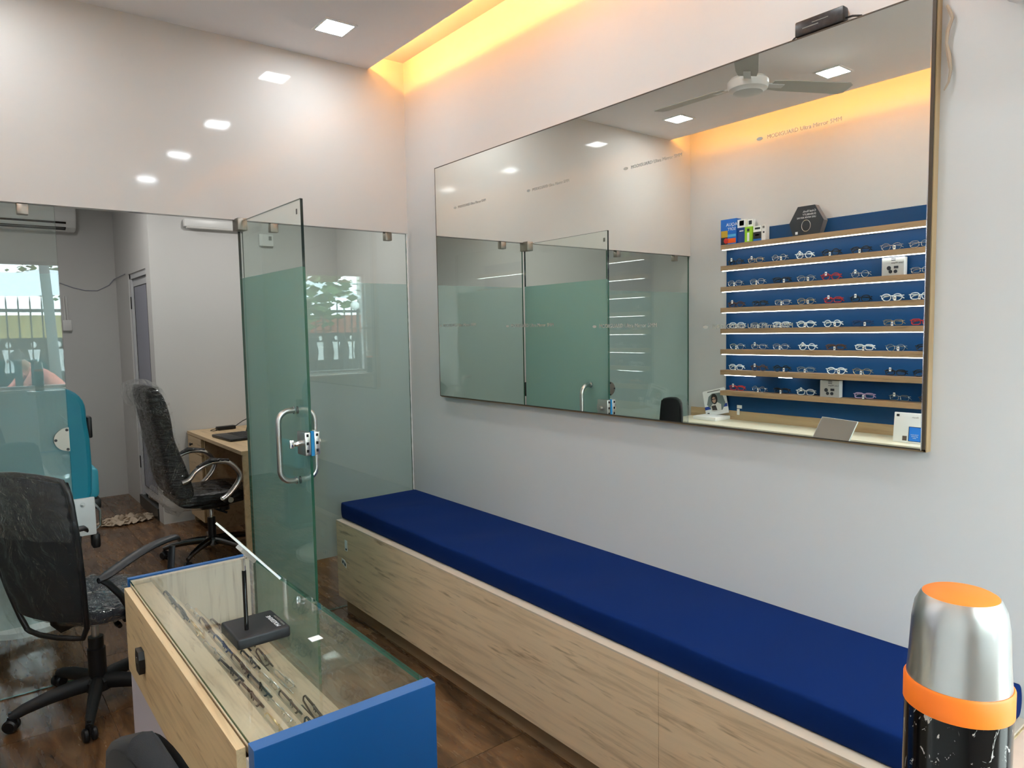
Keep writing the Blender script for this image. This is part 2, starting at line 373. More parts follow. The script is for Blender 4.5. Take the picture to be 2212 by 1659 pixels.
for z0, z1 in ((.2, 1.02), (1.1, DZ-.12)):
    a, b_ = -hw+.115, hw-.115
    MB().box(-.02, -.011, a-.006, a, z0, z1).box(-.02, -.011, b_, b_+.006, z0, z1).box(-.02, -.011, a, b_, z0-.006, z0).box(-.02, -.011, a, b_, z1, z1+.006).build('gasket', M_black, d2)
for z in (.35, 1.78): MB().box(-.036, -.03, hw-.05, hw-.02, z, z+.11, bev=.003).build('hinge', M_black, d2)
MB().box(-.05, .06, -hw, hw, 0, .1).build('threshold', M_granite, d2)

# ---------------------------------------------------------------- lamps
def downlight(x, y, z, label, mat, group):
    t = thing('ceiling_light', label, 'ceiling light', (x, y, z), 0, group); h = .068
    m = MB()
    for a in ((-h-.012, -h), (h, h+.012)): m.box(a[0], a[1], -h-.012, h+.012, -.006, .0); m.box(-h, h, a[0], a[1], -.006, 0)
    m.build('bezel', M_white, t); MB().box(-h, h, -h, h, -.004, -.001).build('diffuser', mat, t)
rows = [(-.40, 'first row from the partition'), (-1.50, 'second row from the partition'), (-2.52, 'third row from the partition'), (-3.65, 'row nearest the street window')]
for y, rn in rows:
    downlight(-.595, y, ZC, 'square white ceiling downlight on the mirror side, '+rn, M_lamp, 'shop downlights')
    downlight(-2.02, y, ZC, 'square white ceiling downlight on the shelf side, '+rn, M_lamp, 'shop downlights')
downlight(-1.6, 2.2, 2.86, 'square ceiling downlight in the back room above the teal chair', M_lampB, 'back room downlights')
downlight(-.2, 1.5, 2.86, 'square ceiling downlight in the back room above the desk', M_lampB, 'back room downlights')

# ---------------------------------------------------------------- glass partition
def clamp(x, z, parent, yb=-.006, yf=.03):
    MB().box(x-.021, x+.021, yb, yf, z-.047, z, bev=.004).build('clamp', M_clampm, parent)
def glass_panel(m, x0, x1, y0, y1, z0, z1, edge, edge2=None, zs=None):
    # big faces clear, rims green
    m.add([(x0,y0,z0),(x1,y0,z0),(x1,y0,z1),(x0,y0,z1)], [(0,1,2,3)], M_glass); m.add([(x0,y1,z0),(x1,y1,z0),(x1,y1,z1),(x0,y1,z1)], [(0,3,2,1)], M_glass)
    for x in (x0, x1):
        if zs: 
            m.add([(x,y0,z0),(x,y1,z0),(x,y1,zs),(x,y0,zs)], [(0,1,2,3)], edge); m.add([(x,y0,zs),(x,y1,zs),(x,y1,z1),(x,y0,z1)], [(0,1,2,3)], edge2)
        else: m.add([(x,y0,z0),(x,y1,z0),(x,y1,z1),(x,y0,z1)], [(0,1,2,3)], edge)
    for z in (z0, z1): m.add([(x0,y0,z),(x1,y0,z),(x1,y1,z),(x0,y1,z)], [(0,1,2,3)], edge2 or edge)
    return m
FZ0, FZ1 = .297, 1.81
t = thing('glass_partition', 'fixed frosted glass partition panel beside the mirror wall and bench', 'glass panel', (0, .012, 0))
glass_panel(MB(), -.935, -.003, 0, .012, .004, ZG-.003, M_gedge).build('glass', None, t)
MB().add([(-.933,.0125,FZ0),(-.004,.0125,FZ0),(-.004,.0125,FZ1),(-.933,.0125,FZ1)],[(0,1,2,3)]).build('frosted_film', M_film, t)
for x in (-.775, -.12): clamp(x, ZG, t)
MB().tube([(-.004, -.003, .6+.02*k) for k in range(76)], [.0025+.0015*random.random() for k in range(76)], 5).build('sealant', M_whitem, t)
t = thing('glass_partition', 'fixed frosted glass partition panel behind the mesh office chair', 'glass panel', (0, .012, 0))
glass_panel(MB(), XL+.003, -1.726, 0, .012, .004, ZG-.003, M_gedge).build('glass', None, t)
MB().add([(XL+.004,.0125,FZ0),(-1.7275,.0125,FZ0),(-1.7275,.0125,FZ1),(XL+.004,.0125,FZ1)],[(0,1,2,3)]).build('frosted_film', M_film, t)
for x in (-1.84, -2.50): clamp(x, ZG, t)
# half-round strike plate
m = MB(); pl = [(0, .05)]+[(-.058*math.cos(a), .052*math.sin(a)) for a in [PI/2-PI*k/14 for k in range(15)]]+[(0, -.05)]
pl = [(-1.727+u, 1.09+v) for u, v in pl]; m.prism(pl, -.012, 0.0, 'y').prism(pl, .0145, .024, 'y')
st = m.build('strike_plate', M_clampm, t)
MB().lathe([(.0, .0), (.006, 0), (.006, .004)], 10, M=Matrix.Translation((-1.735, -.012, 1.132)) @ Matrix.Rotation(PI/2, 4, 'X')).lathe([(.0, .0), (.006, 0), (.006, .004)], 10, M=Matrix.Translation((-1.778, -.012, 1.09)) @ Matrix.Rotation(PI/2, 4, 'X')).lathe([(.0, .0), (.006, 0), (.006, .004)], 10, M=Matrix.Translation((-1.735, -.012, 1.047)) @ Matrix.Rotation(PI/2, 4, 'X')).build('screw', M_black, st)

# open glass door: local x runs from hinge to free edge
hx, hy, fx, fy = -.953, .012, -.938, -.757
ang = math.atan2(fy-hy, fx-hx); DW = math.hypot(fx-hx, fy-hy)
dr = struct(bpy.data.objects.new('door_1', None), 'open frosted green glass door with steel pull handles'); C.objects.link(dr); dr.location = (hx, hy, 0); dr.rotation_euler = (0, 0, ang)
glass_panel(MB(), 0, DW, -.006, .006, .012, 2.09, M_gedge, M_gedgeD, 1.81).build('glass', None, dr)
MB().add([(.002,.0065,.03),(DW-.002,.0065,.03),(DW-.002,.0065,1.815),(.002,.0065,1.815)],[(0,1,2,3)]).build('frosted_film', M_filmD, dr)
# corner hinge patch at the top
MB().box(-.02, .06, -.024, .024, 2.045, 2.105, bev=.004).build('hinge_patch', M_clampm, dr)
MB().box(-.02, .13, -.024, .024, .01, .06, bev=.004).build('floor_patch', M_clampm, dr)
hp = .155
for s_ in (-1, 1):
    z0, z1 = 1.045-hp, 1.045+hp; o_ = .082*s_; x_ = DW-.145; r_ = .05
    pts = [(x_, .007*s_, z1)]+[(x_, o_-r_*s_+r_*s_*math.sin(a), z1-r_+r_*math.cos(a)) for a in [PI/2*k/6 for k in range(7)]]
    pts += [(x_, o_-r_*s_+r_*s_*math.cos(a), z0+r_-r_*math.sin(a)) for a in [PI/2*k/6 for k in range(7)]]+[(x_, .007*s_, z0)]
    h_ = MB().tube(pts, .0125, 14).build('pull_handle', M_steel, dr)
    for z in (z0, z1): MB().lathe([(.017, 0), (.017, .005), (.0125, .007)], 16, M=Matrix.Translation((x_, .0065*s_, z)) @ Matrix.Rotation(-PI/2*s_, 4, 'X')).build('collar', M_chrome, h_)
lk = MB().box(DW-.065, DW+.018, -.034, -.0065, 1.02, 1.12, bev=.004).box(DW-.065, DW+.018, .0078, .034, 1.02, 1.12, bev=.004).build('lock_case', M_steel, dr)
MB().box(DW+.004, DW+.0185, -.0063, .0076, 1.018, 1.122).build('protective_strip', pbr('blue_tape', s2l(24,140,205), .4), lk)
lc = MB()
for y in (-.022, .020):
    for z in (1.034, 1.066, 1.1): lc.box(DW+.017, DW+.0195, y-.005, y+.005, z, z+.012)
lc.build('keeper_slot', M_black, lk)
MB().lathe([(.045, 0), (.045, .006)], 24, M=Matrix.Translation((DW-.045, -.0068, 1.07)) @ Matrix.Rotation(PI/2, 4, 'X')).lathe([(.045, 0), (.045, .006)], 24, M=Matrix.Translation((DW-.045, .0078, 1.07)) @ Matrix.Rotation(-PI/2, 4, 'X')).build('rose', M_steel, lk)
MB().lathe([(.012, 0), (.012, .025), (.010, .03)], 16, M=Matrix.Translation((DW-.03, -.034, 1.07)) @ Matrix.Rotation(PI/2, 4, 'X')).box(DW-.034, DW-.026, -.082, -.062, 1.052, 1.088, bev=.003).build('thumb_turn', M_chrome, lk)
MB().lathe([(.013, 0), (.013, .018)], 16, M=Matrix.Translation((DW-.03, .034, 1.07)) @ Matrix.Rotation(-PI/2, 4, 'X')).build('cylinder', M_steel, lk)
MB().box(DW-.045, DW-.03, -.0068, -.0062, 2.03, 2.052).build('maker_mark', M_inkg, dr)
# ---------------------------------------------------------------- wall mirror
DM = -.035; MY0, MY1, MZ0, MZ1 = -2.812, -.360, 1.1817, 2.398
t = thing('wall_mirror', 'large wide wall mirror in thin oak frame above blue bench', 'mirror', (0, 0, 0))
MB().box(DM+.001, DM+.006, MY0+.004, MY1-.004, MZ0+.004, MZ1-.004, M_gedgeD).build('backing', None, t)
MB().add([(DM, MY0+.004, MZ0+.004), (DM, MY1-.004, MZ0+.004), (DM, MY1-.004, MZ1-.004), (DM, MY0+.004, MZ1-.004)], [(0,1,2,3)]).build('mirror_glass', M_mirror, t)
fr_ = wood('frame_oak', s2l(182,154,116), s2l(120,92,62), 'y', .5, .9); frz = wood('frame_oak_upright', s2l(182,154,116), s2l(120,92,62), 'z', .5, .9)
MB().box(DM+.0065, -.001, MY0, MY1, MZ0-.005, MZ0+.004).build('frame_rail', fr_, t); MB().box(DM+.0065, -.001, MY0, MY1, MZ1-.004, MZ1+.003).build('frame_rail', fr_, t)
MB().box(DM+.0065, -.001, MY0-.002, MY0+.006, MZ0-.005, MZ1+.003).build('frame_stile', frz, t); MB().box(DM+.0065, -.001, MY1-.004, MY1+.0005, MZ0-.005, MZ1+.003).build('frame_stile', frz, t)
drk = pbr('mirror_edge_tape', s2l(66,56,44), .5)
for q in ((MY0, MY1, MZ1-.004, MZ1), (MY0, MY1, MZ0, MZ0+.003), (MY1-.003, MY1, MZ0, MZ1), (MY0, MY0+.008, MZ0, MZ1)): MB().box(DM-.0008, DM+.006, *q).build('edge_tape', drk, t)
MB().box(DM-.0012, DM-.0007, MY0+.008, MY0+.0105, MZ0, MZ1).build('bright_bead', M_chrome, t)
RX = (PI/2, 0, -PI/2)
for y, z, L in ((-.539, 2.158, .24), (-1.13, 2.148, .24), (-1.715, 2.136, .24), (-2.29, 2.122, .24), (-.373, 1.556, .30), (-.959, 1.545, .30), (-1.539, 1.534, .30), (-2.085, 1.524, .30)):
    o = text('printed_mark', 'MODIGUARD Ultra Mirror 5MM', L*.073, M_frost, t, (DM-.0006, y-.035, z), RX, ext=.0001)
    MB().prism([(.011*math.cos(a), .0055*math.sin(a)) for a in [2*PI*k/14 for k in range(14)]], 0, .0003, 'z').build('emblem', M_frost, o).location = (-.026, .006, 0)

# things round the mirror
t = thing('adapter_box', 'scuffed black plastic power adapter lying on top edge of mirror', 'power adapter', (-.02, -2.49, MZ1+.004), 0)
MB().box(-.016, .016, -.075, .075, 0, .045, bev=.005).build('body', pbr('scuffed_black', s2l(30,29,31), .35, var=(90,.6)), t)
MB().box(-.0163, -.0159, .0, .05, .018, .021).box(-.0163, -.0159, -.03, .02, .027, .029).build('worn_print', M_inkg, t)
MB().tube([(.0, -.075, .012), (-.002, -.095, .01), (.002, -.12, .003)], .003, 6).build('lead', M_black, t)
MB().tube([(.0, .075, .008), (-.003, .083, .004), (.0, .09, .002)], .0025, 6).build('plug_lead', M_black, t)
t = MB().tube([(-.015, -2.83, 2.35+.005), (-.012, -2.836, 2.34), (-.011, -2.842, 2.32), (-.012, -2.832, 2.29), (-.012, -2.83, 2.26), (-.011, -2.836, 2.23), (-.012, -2.842, 2.19), (-.012, -2.838, 2.16), (-.014, -2.828, 2.14)], [.0035, .005, .0045, .005, .0035, .006, .0045, .003, .002], 6).build('packing_string', M_cloth)
tag(t, 'loose beige packing string hanging down behind right edge of mirror', 'string')

# ---------------------------------------------------------------- bench
t = thing('storage_bench', 'long low oak laminate storage bench below the mirror', 'bench', (0, 0, 0))
BE = -3.06; SEAM = -2.28
MB().box(-.513, -.495, SEAM+.0008, -.02, .087, .507).build('front_panel', M_oakY, t); MB().box(-.513, -.495, BE, SEAM-.0008, .087, .507).build('front_panel', M_oakY, t)
MB().box(-.479, -.46, BE+.03, -.05, 0, .09).build('plinth', wood('plinth_oak', s2l(150,126,96), s2l(100,78,54), 'y', .5, .8), t)
MB().box(-.495, -.004, BE, -.02, .09, .1).box(-.495, -.004, BE, BE+.018, .1, .5).box(-.495, -.004, -.038, -.02, .1, .5).build('carcass', M_oakYl, t)
MB().box(-.513, -.004, BE, -.02, .507, .513).build('top_board', pbr('pale_edge', s2l(206,190,170), .5), t)
st = MB().box(-.5142, -.5131, -.151, -.121, .366, .424).build('label_sticker', M_paper, t); MB().box(-.5146, -.5143, -.146, -.13, .37, .38).build('printed_block', M_ink, st)
m = MB().prism([(-.076, .312), (-.112, .309), (-.133, .292), (-.130, .268), (-.115, .274), (-.075, .286)], -.5143, -.5131, 'x'); st = m.build('torn_sticker', M_paper, t)
MB().prism([(-.085, .304), (-.1, .302), (-.098, .285), (-.084, .29)], -.5146, -.5144, 'x').prism([(-.108, .303), (-.126, .29), (-.125, .276), (-.11, .282)], -.5146, -.5144, 'x').build('printed_block', M_ink, st)
# cushion with softened edges and slightly slack top
UL = [0, .02, .06]+[.06+.88*k/7 for k in range(1, 7)]+[.94, .985, 1]; VL = [0, .003, .012]+[.012+.976*k/60 for k in range(1, 60)]+[.988, .997, 1]; WL = [0, .08, .3, .6, .82, .94, 1]
bm = bmesh.new(); nx, ny, nz = len(UL)-1, len(VL)-1, len(WL)-1; V = {}
x0, x1, y0, y1, z0, z1 = -.475, -.003, -3.045, -.006, .5135, .603
rnd = random.Random(3)
def cpos(i, j, k):
    u, v, w_ = UL[i], VL[j], WL[k]; x = x0+(x1-x0)*u; y = y0+(y1-y0)*v; z = z0+(z1-z0)*w_
    top = .005*math.sin(v*23+u*2)*math.sin(u*PI)+.004*math.sin(v*51+1)*math.sin(u*PI)
    bul = .005*math.sin(w_*PI)
    if i == 0: x -= bul+.003*math.sin(v*40)*w_+.0025*math.sin(v*150)*math.sin(v*9)*w_
    if j == 0: y -= bul
    if k == nz: z += top
    e = .003
    if (i in (0, nx)) + (j in (0, ny)) + (k in (0, nz)) >= 2:
        if i == 0: x += e
        if i == nx: x -= e*.2
        if j == 0: y += e
        if j == ny: y -= e
        if k == nz: z -= e*(.8 if i else 1)
        if k == 0: z += e*.4
    return (x, y, z)
for i in range(nx+1):
    for j in range(ny+1):
        for k in range(nz+1):
            if i in (0, nx) or j in (0, ny) or k in (0, nz): V[i,j,k] = bm.verts.new(cpos(i,j,k))
for j in range(ny):
    for k in range(nz):
        for i in (0, nx): bm.faces.new([V[i,j,k],V[i,j+1,k],V[i,j+1,k+1],V[i,j,k+1]])
for i in range(nx):
    for k in range(nz):
        for j in (0, ny): bm.faces.new([V[i,j,k],V[i+1,j,k],V[i+1,j,k+1],V[i,j,k+1]])
    for j in range(ny):
        for k in (0, nz): bm.faces.new([V[i,j,k],V[i+1,j,k],V[i+1,j+1,k],V[i,j+1,k]])
o = MB().bm(bm, None, True).build('bench_cushion', M_navy, None, sub=1, auto=False)
tag(o, 'long navy blue fabric seat cushion lying on the bench', 'cushion')

# ---------------------------------------------------------------- display counter
KX0, KX1, KY0, KY1, KZ = -1.697, -1.290, -2.286, -1.0255, .737
t = thing('display_counter', 'blue and oak glass-topped display counter full of spectacles', 'display counter', (0, 0, 0))
def slab(x0_, x1_, y0_, y1_, z0_, z1_):
    m = MB().box(x0_, x1_, y0_, y1_, z0_, z1_-.0012, M_blue); m.box(x0_, x1_, y0_, y1_, z1_-.0012, z1_, M_blueE); m.box(x0_-.0006, x0_, y0_, y1_, z0_, z1_, M_blueE); return m
slab(KX0, KX1, KY0, KY0+.034, 0, KZ).build('end_panel', None, t)
slab(KX0, KX1-.02, KY1-.016, KY1, 0, KZ).build('end_panel', None, t)
MB().box(KX0+.005, KX1-.02, KY1-.034, KY1-.017, .43, KZ-.006).build('inner_end_board', M_oakZ, t)
MB().box(KX0+.005, KX1-.01, KY0+.035, KY0+.045, .43, KZ-.012).build('inner_end_board', M_oakZ, t)
# stepped spectacle tray
steps = [(-1.632, .717), (-1.59, .657), (-1.566, .656), (-1.52, .594), (-1.496, .593), (-1.44, .517), (-1.414, .516), (-1.372, .455), (-1.295, .454)]
ya, yb_ = KY0+.046, KY1-.036
MB().box(-1.692, -1.632, ya, yb_, .703, .718).build('top_ledge', M_oakT, t)
for (xa, za), (xb_, zb_) in zip(steps[:-1], steps[1:]):
    MB().prism([(xa, za), (xb_, zb_), (xb_, zb_-.012), (xa, za-.012)], ya, yb_, 'y').build('tray_board', M_oakT, t)
MB().box(-1.69, -1.292, KY0+.035, KY1-.017, .425, .44).build('tray_base', M_oakT, t)
# glass top and customer-side glass
m = MB(); X0, X1, Y0, Y1 = KX0+.004, KX1-.006, KY0+.0345, KY1-.0165
for z in (KZ-.010, KZ-.002): m.add([(X0,Y0,z),(X1,Y0,z),(X1,Y1,z),(X0,Y1,z)], [(0,1,2,3)], M_glassT)
for x in (X0, X1): m.add([(x,Y0,KZ-.01),(x,Y1,KZ-.01),(x,Y1,KZ-.002),(x,Y0,KZ-.002)], [(0,1,2,3)], M_gedge)
m.build('glass_top', None, t)
m = MB()
for x in (X1-.008, X1): m.add([(x,Y0,.445),(x,Y1,.445),(x,Y1,KZ-.0105),(x,Y0,KZ-.0105)], [(0,1,2,3)], M_glassT)
m.add([(X1-.008,Y0,KZ-.0105),(X1,Y0,KZ-.0105),(X1,Y1,KZ-.0105),(X1-.008,Y1,KZ-.0105)], [(0,1,2,3)], M_gedge)
m.build('side_glass', None, t)
MB().box(X1-.01, KX1, KY0+.034, KY1-.016, .02, .445).build('side_panel', M_blue, t)
dw = MB().box(-1.716, -1.698, KY0+.05, KY1-.056, .452, .722).build('drawer', M_oakYl, t)
m = MB().prism([(-.02, .034), (.02, .034), (.028, .012), (.028, -.012), (.02, -.034), (-.02, -.034), (-.028, -.012), (-.028, .012)], -.016, 0, 'x', M_black); m.box(-.0175, -.016, -.005, .005, -.004, .012, M_clampm)
lkp = m.build('lock_plate', M_black, dw); lkp.location = (-1.7165, -1.335, .575)
MB().box(-1.702, -1.698, KY0+.02, KY1, .03, .45).build('lower_panel', M_lilac, t)
MB().box(-1.698, -1.69, KY0+.034, KY0+.05, .1, .70).build('white_stile', M_whitem, t)
MB().box(-1.66, -1.32, KY0+.04, KY1-.02, 0, .03).build('plinth', M_lilac, t)
# sticker scratches on glass: a little white card lies on top
o = MB().prism([(-.017, -.012), (.014, -.016), (.018, .01), (-.012, .015)], 0, .0012, 'z').build('paper_tag', M_paper)
tag(o, 'small blank white paper tag lying on the glass counter top', 'paper tag'); at(o, (-1.405, -1.88, KZ-.0018), .2)

# tilting table mirror on the counter
t = thing('table_mirror', 'tilting rectangular table mirror on black post and weighted base', 'table mirror', (-1.51, -1.75, KZ-.002), math.radians(-2))
MB().box(-.075, .062, -.075, .07, 0, .030, bev=.006, seg=3).build('base', M_slate, t)
text('maker_print', 'MOLESKINE', .0165, M_inkw, t, (.043, -.058, .0302), (0, 0, PI/2), ext=.0003)
text('maker_print', 'POWER COLLECTION', .0078, M_inkg, t, (.0545, -.058, .0302), (0, 0, PI/2), ext=.0003)
MB().tube([(-.036, -.025, .03), (-.036, -.025, .188)], .0056, 14).build('post', M_blackg, t)
nk = MB().tube([(-.036, -.025, .188), (-.036, -.025, .223)], .0044, 14).tube([(-.046, -.025, .221), (-.028, -.03, .224)], .003, 8).ell((-.030, -.028, .226), (.007,.007,.007), 10, 6).build('steel_neck', M_chrome, t)
tl, yw, ro = math.radians(40.73), math.radians(2.46), math.radians(3.9)
H0 = Vector((math.sin(yw), math.cos(yw), 0)); N0 = Vector((math.cos(yw), -math.sin(yw), 0)); U0 = Vector((0, 0, math.cos(tl)))-N0*math.sin(tl)
L_ = H0*math.cos(ro)+U0*math.sin(ro); V_ = U0*math.cos(ro)-H0*math.sin(ro); n_ = L_.cross(V_)      # width, height, upward face
Mx = Matrix((L_, V_, n_)).transposed().to_4x4(); Mx.translation = Vector((-1.5383+1.51, -1.7886+1.75, .9783-(KZ-.002)))
t.rotation_euler = (0, 0, 0)
MB().box(-.096, .096, -.0755, .0755, -.003, .0022, M=Mx).build('mirror_surround', pbr('pale_acrylic', s2l(236,240,238), .2), t)
MB().box(-.0935, .0935, -.073, .073, .0022, .0032, M=Mx).build('mirror_face', M_mirror, t)
MB().box(-.02, .02, -.03, .022, -.014, -.003, M=Mx, bev=.002).build('tilt_bracket', M_white, t)
# ---------------------------------------------------------------- eyeglasses
ORD = ['first', 'second', 'third', 'fourth', 'fifth', 'sixth', 'seventh', 'eighth', 'ninth', 'tenth']
def rim(kind, cx):
    P = []
    for k in range(20):
        a = 2*PI*k/20; c, s_ = math.cos(a), math.sin(a)
        if kind == 'round': x, z = .0235*c, .0215*s_
        elif kind == 'rectangular': e = .55; x, z = .026*math.copysign(abs(c)**e, c), .0165*math.copysign(abs(s_)**e, s_)
        elif kind == 'aviator': x, z = .0265*c+(.003 if cx > 0 else -.003)*(s_ < 0)*abs(s_)*-1, .0225*s_*(1.08 if s_ < 0 else .85)
        else: e = .75; x, z = .026*math.copysign(abs(c)**e, c), .0195*math.copysign(abs(s_)**e, s_)
        P.append((cx+x, 0, .0215+z))
    return P
FC = {'black': pbr('frame_black', s2l(22,22,26), .3), 'silver': pbr('frame_silver', (.75,.77,.78,1), .25, 1), 'gold': pbr('frame_gold', (.78,.6,.32,1), .28, 1),
      'clear': pbr('frame_clear', s2l(214,222,226), .15), 'brown': pbr('frame_brown', s2l(84,54,36), .3), 'blue': pbr('frame_blue', s2l(30,52,96), .3), 'red': pbr('frame_red', s2l(168,40,40), .3), 'lilac': pbr('frame_lilac', s2l(188,164,198), .3)}
_gm = {}
def gmesh(kind, thick):
    key = (kind, thick)
    if key in _gm: return _gm[key]
    r_ = .0028 if thick else .0014; out = {}
    m = MB()
    for cx in (-.0325, .0325): m.tube(rim(kind, cx), r_, 6, closed=True)
    m.tube([(-.008, -.001, .026), (0, -.003, .029), (.008, -.001, .026)], r_, 6)
    for s_ in (-1, 1): m.tube([(.058*s_, 0, .03), (.066*s_, .001, .031), (.068*s_, .006, .031)], r_*1.1, 6); m.tube([(.008*s_, .003, .018), (.006*s_, .007, .012)], .0016, 5)
    out['f'] = m
    for s_ in (-1, 1):
        m = MB(); d = .012 if s_ > 0 else .018
        m.tube([(.068*s_, .006, .031), (.055*s_, d, .031), (-.02*s_, d+.004, .029), (-.05*s_, d+.006, .024), (-.066*s_, d+.006, .012)], [r_*.9, r_, r_, r_*1.3, r_*1.1], 6)
        out['t%d' % s_] = m
        m = MB(); pts = rim(kind, .0325*s_); n = len(pts); m.add(pts, [tuple(range(n))]); out['l%d' % s_] = m
    _gm[key] = out; return out
_gc = {}
def glasses(label, kind, col, loc, rz, group, rx=0, tagk=1, ry=0):
    thick = col in ('black', 'clear', 'brown', 'blue', 'red', 'lilac')
    t = thing('eyeglasses', label, 'eyeglasses', loc, rz, group, rx, ry); gm = gmesh(kind, thick)
    for key, nm in (('f', 'front_frame'), ('t-1', 'temple'), ('t1', 'temple'), ('l-1', 'lens'), ('l1', 'lens')):
        ck = (kind, thick, key, col)
        if ck not in _gc:
            o = gm[key].build(nm, M_lens if nm == 'lens' else FC[col], t); _gc[ck] = o
        else:
            o = _gc[ck].copy(); C.objects.link(o); o.parent = t; o.name = nm
    if tagk:
        ck = ('tag', tagk)
        if ck not in _gc:
            m = MB(); x = {1: .004, 2: -.02, 3: .03}[tagk]; z = {1: .012, 2: .014, 3: .04}[tagk]
            m.box(x-.0065, x+.0065, -.006, -.005, z-.012, z+.012, M_paper); m.box(x-.003, x+.004, -.0063, -.006, z-.004, z+.006, M_inkg); o = m.build('price_tag', None, t); _gc[ck] = o
        else:
            o = _gc[ck].copy(); C.objects.link(o); o.parent = t; o.name = 'price_tag'
    return t
# ---------------------------------------------------------------- spectacle wall opposite the mirror
UY1, UY0 = -.355, -2.75
t = thing('spectacle_wall_unit', 'wall unit of eight oak shelves on blue board with white light strips', 'shelf unit', (XL, 0, 0))
MB().box(.0005, .02, UY0, UY1, .885, 2.245).build('back_panel', M_blueD, t)
SZ = [2.142-.157*k for k in range(8)]
for k, z in enumerate(SZ):
    sh = MB().box(.02, .112, UY0-.015, UY1-.012, z-.036, z).build('shelf', M_oakS, t)
    if k < 7:
        if k < 6: MB().box(.094, .104, UY0, UY1-.02, z-.0405, z-.036).build('light_strip', M_strip, sh)
        else:
            for a, b in ((-.40, -.66), (-.85, -.95), (-1.9, -2.6)): MB().box(.094, .104, b, a, z-.0405, z-.036).build('light_strip', M_strip, sh)
MB().box(.0005, .016, UY0, -.02, .815, .885).build('wood_upstand', M_oakD, t)
MB().box(.0203, .021, -.498, -.455, .905, .93).build('sticker', M_paper, t); MB().box(.0203, .021, -.478, -.455, .89-.035, .9).build('sticker', M_paper, t)
# counter below
t = thing('wall_counter', 'long cream topped counter below the blue spectacle shelves', 'counter', (XL, 0, 0))
MB().box(.001, .36, UY0, -.02, .79, .815).build('counter_top', pbr('cream_laminate', s2l(224,222,200), .4), t)
for k in range(4):
    a = UY0+.01+k*(UY0*-1-.03)/4; b = a+(UY0*-1-.03)/4-.006
    dd = MB().box(.33, .348, a, b, .1, .78).build('cabinet_door', M_oakZ, t); MB().box(.348, .36, (a+b)/2-.05, (a+b)/2+.05, .7, .715, bev=.003).build('handle', M_black, dd)
MB().box(.001, .33, UY0, -.022, 0, .79).build('carcass', M_whitem, t)

# spectacles on the shelves: y along the shelf for each row, (colour, shape, tag)
ROWS = [[-.472,-.642,-.829,-1.017,-1.205,-1.402,-1.592,-1.76], [-.47,-.657,-.849,-1.03,-1.207,-1.402,None,-1.77], [-.481,-.677,-.857,-1.032,-1.226,-1.407,-1.602,-1.77],
        [-.488,-.672,-.852,-1.035,-1.223,-1.42,-1.614,-1.78], [-.49,-.674,-.848,-1.048,-1.247,-1.438,-1.631,-1.81], [-.484,-.675,-.856,-1.039,-1.254,-1.426,-1.634,-1.80], [-.492,-.677,-.858,-1.041,None,-1.443,-1.661,-1.84]]
STY = [['black round 3','gold rectangular 3','silver round 2','clear round 3','black round 1','black aviator 1','silver aviator 2','silver square 0'],
       ['silver square 1','silver square 1','black rectangular 2','silver aviator 2','red aviator 3','silver round 3','','silver rectangular 0'],
       ['brown aviator 3','black rectangular 0','silver rectangular 1','gold square 2','red rectangular 3','black square 3','clear aviator 2','clear square 1'],
       ['clear square 1','silver rectangular 1','clear rectangular 1','clear aviator 1','clear round 2','blue rectangular 2','gold rectangular 1','red rectangular 0'],
       ['silver aviator 1','silver rectangular 3','silver square 1','clear round 3','brown rectangular 1','clear rectangular 1','silver aviator 2','black square 0'],
       ['clear square 1','brown round 3','black round 2','silver rectangular 1','clear aviator 2','gold aviator 1','black rectangular 3','black square 0'],
       ['red rectangular 3','silver round 1','black rectangular 1','clear square 3','','lilac rectangular 1','silver rectangular 3','black square 0']]
rr = random.Random(11)
for k, (row, sty) in enumerate(zip(ROWS, STY)):
    n = 0
    for y, st in zip(row, sty):
        if y is None: continue
        c, sh, tg = st.split()
        glasses('%s %s eyeglasses, %s from left on %s lit wall shelf in mirror' % (c, sh, ORD[n], ORD[k]), sh, c, (XL+.078, y, SZ[k+1]+.0025), PI/2+rr.uniform(-.12, .12), 'eyeglasses on the blue wall shelves', 0, int(tg)); n += 1

# cartons on the top shelf
def carton(label, y0, y1, h, d, front, loc_z, parts, x0=.02, side=None, tilt=0):
    t = thing('carton', label, 'carton', (XL+x0, (y0+y1)/2, loc_z), tilt); w_ = abs(y1-y0)/2
    MB().box(0, d, -w_, w_, 0, h, side or front).box(d, d+.0006, -w_, w_, 0, h, front).build('box_body', None, t)
    for p in parts: p(t, d+.0007, w_, h)
    return t
def blk(y0, y1, z0, z1, mat, nm='printed_patch'): return lambda t, x, w_, h: MB().box(x, x+.0004, y0*w_, y1*w_, z0*h, z1*h).build(nm, mat, t)
def disc(cy, cz, r_, mat): return lambda t, x, w_, h: MB().prism([(cy*w_+r_*math.cos(a), cz*h+r_*math.sin(a)) for a in [2*PI*k/18 for k in range(18)]], x+.0004, x+.001, 'x').build('printed_disc', mat, t)
def wr(body, y, z, size, mat, al='CENTER'): return lambda t, x, w_, h: text('lettering', body, size, mat, t, (x+.0006, y*w_, z*h), (PI/2, 0, PI/2), align=al, ext=.0002)
mA = pbr('print_blue', s2l(20,104,196), .4); mA2 = pbr('print_navy', s2l(18,62,132), .4); mG = pbr('print_lime', s2l(150,206,40), .4); mO = pbr('print_orange', s2l(228,90,20), .4); mR = pbr('print_red', s2l(200,44,40), .4)
mCy = pbr('print_cyan', s2l(80,170,220), .4); mAm = pbr('print_amber', s2l(196,160,40), .4)
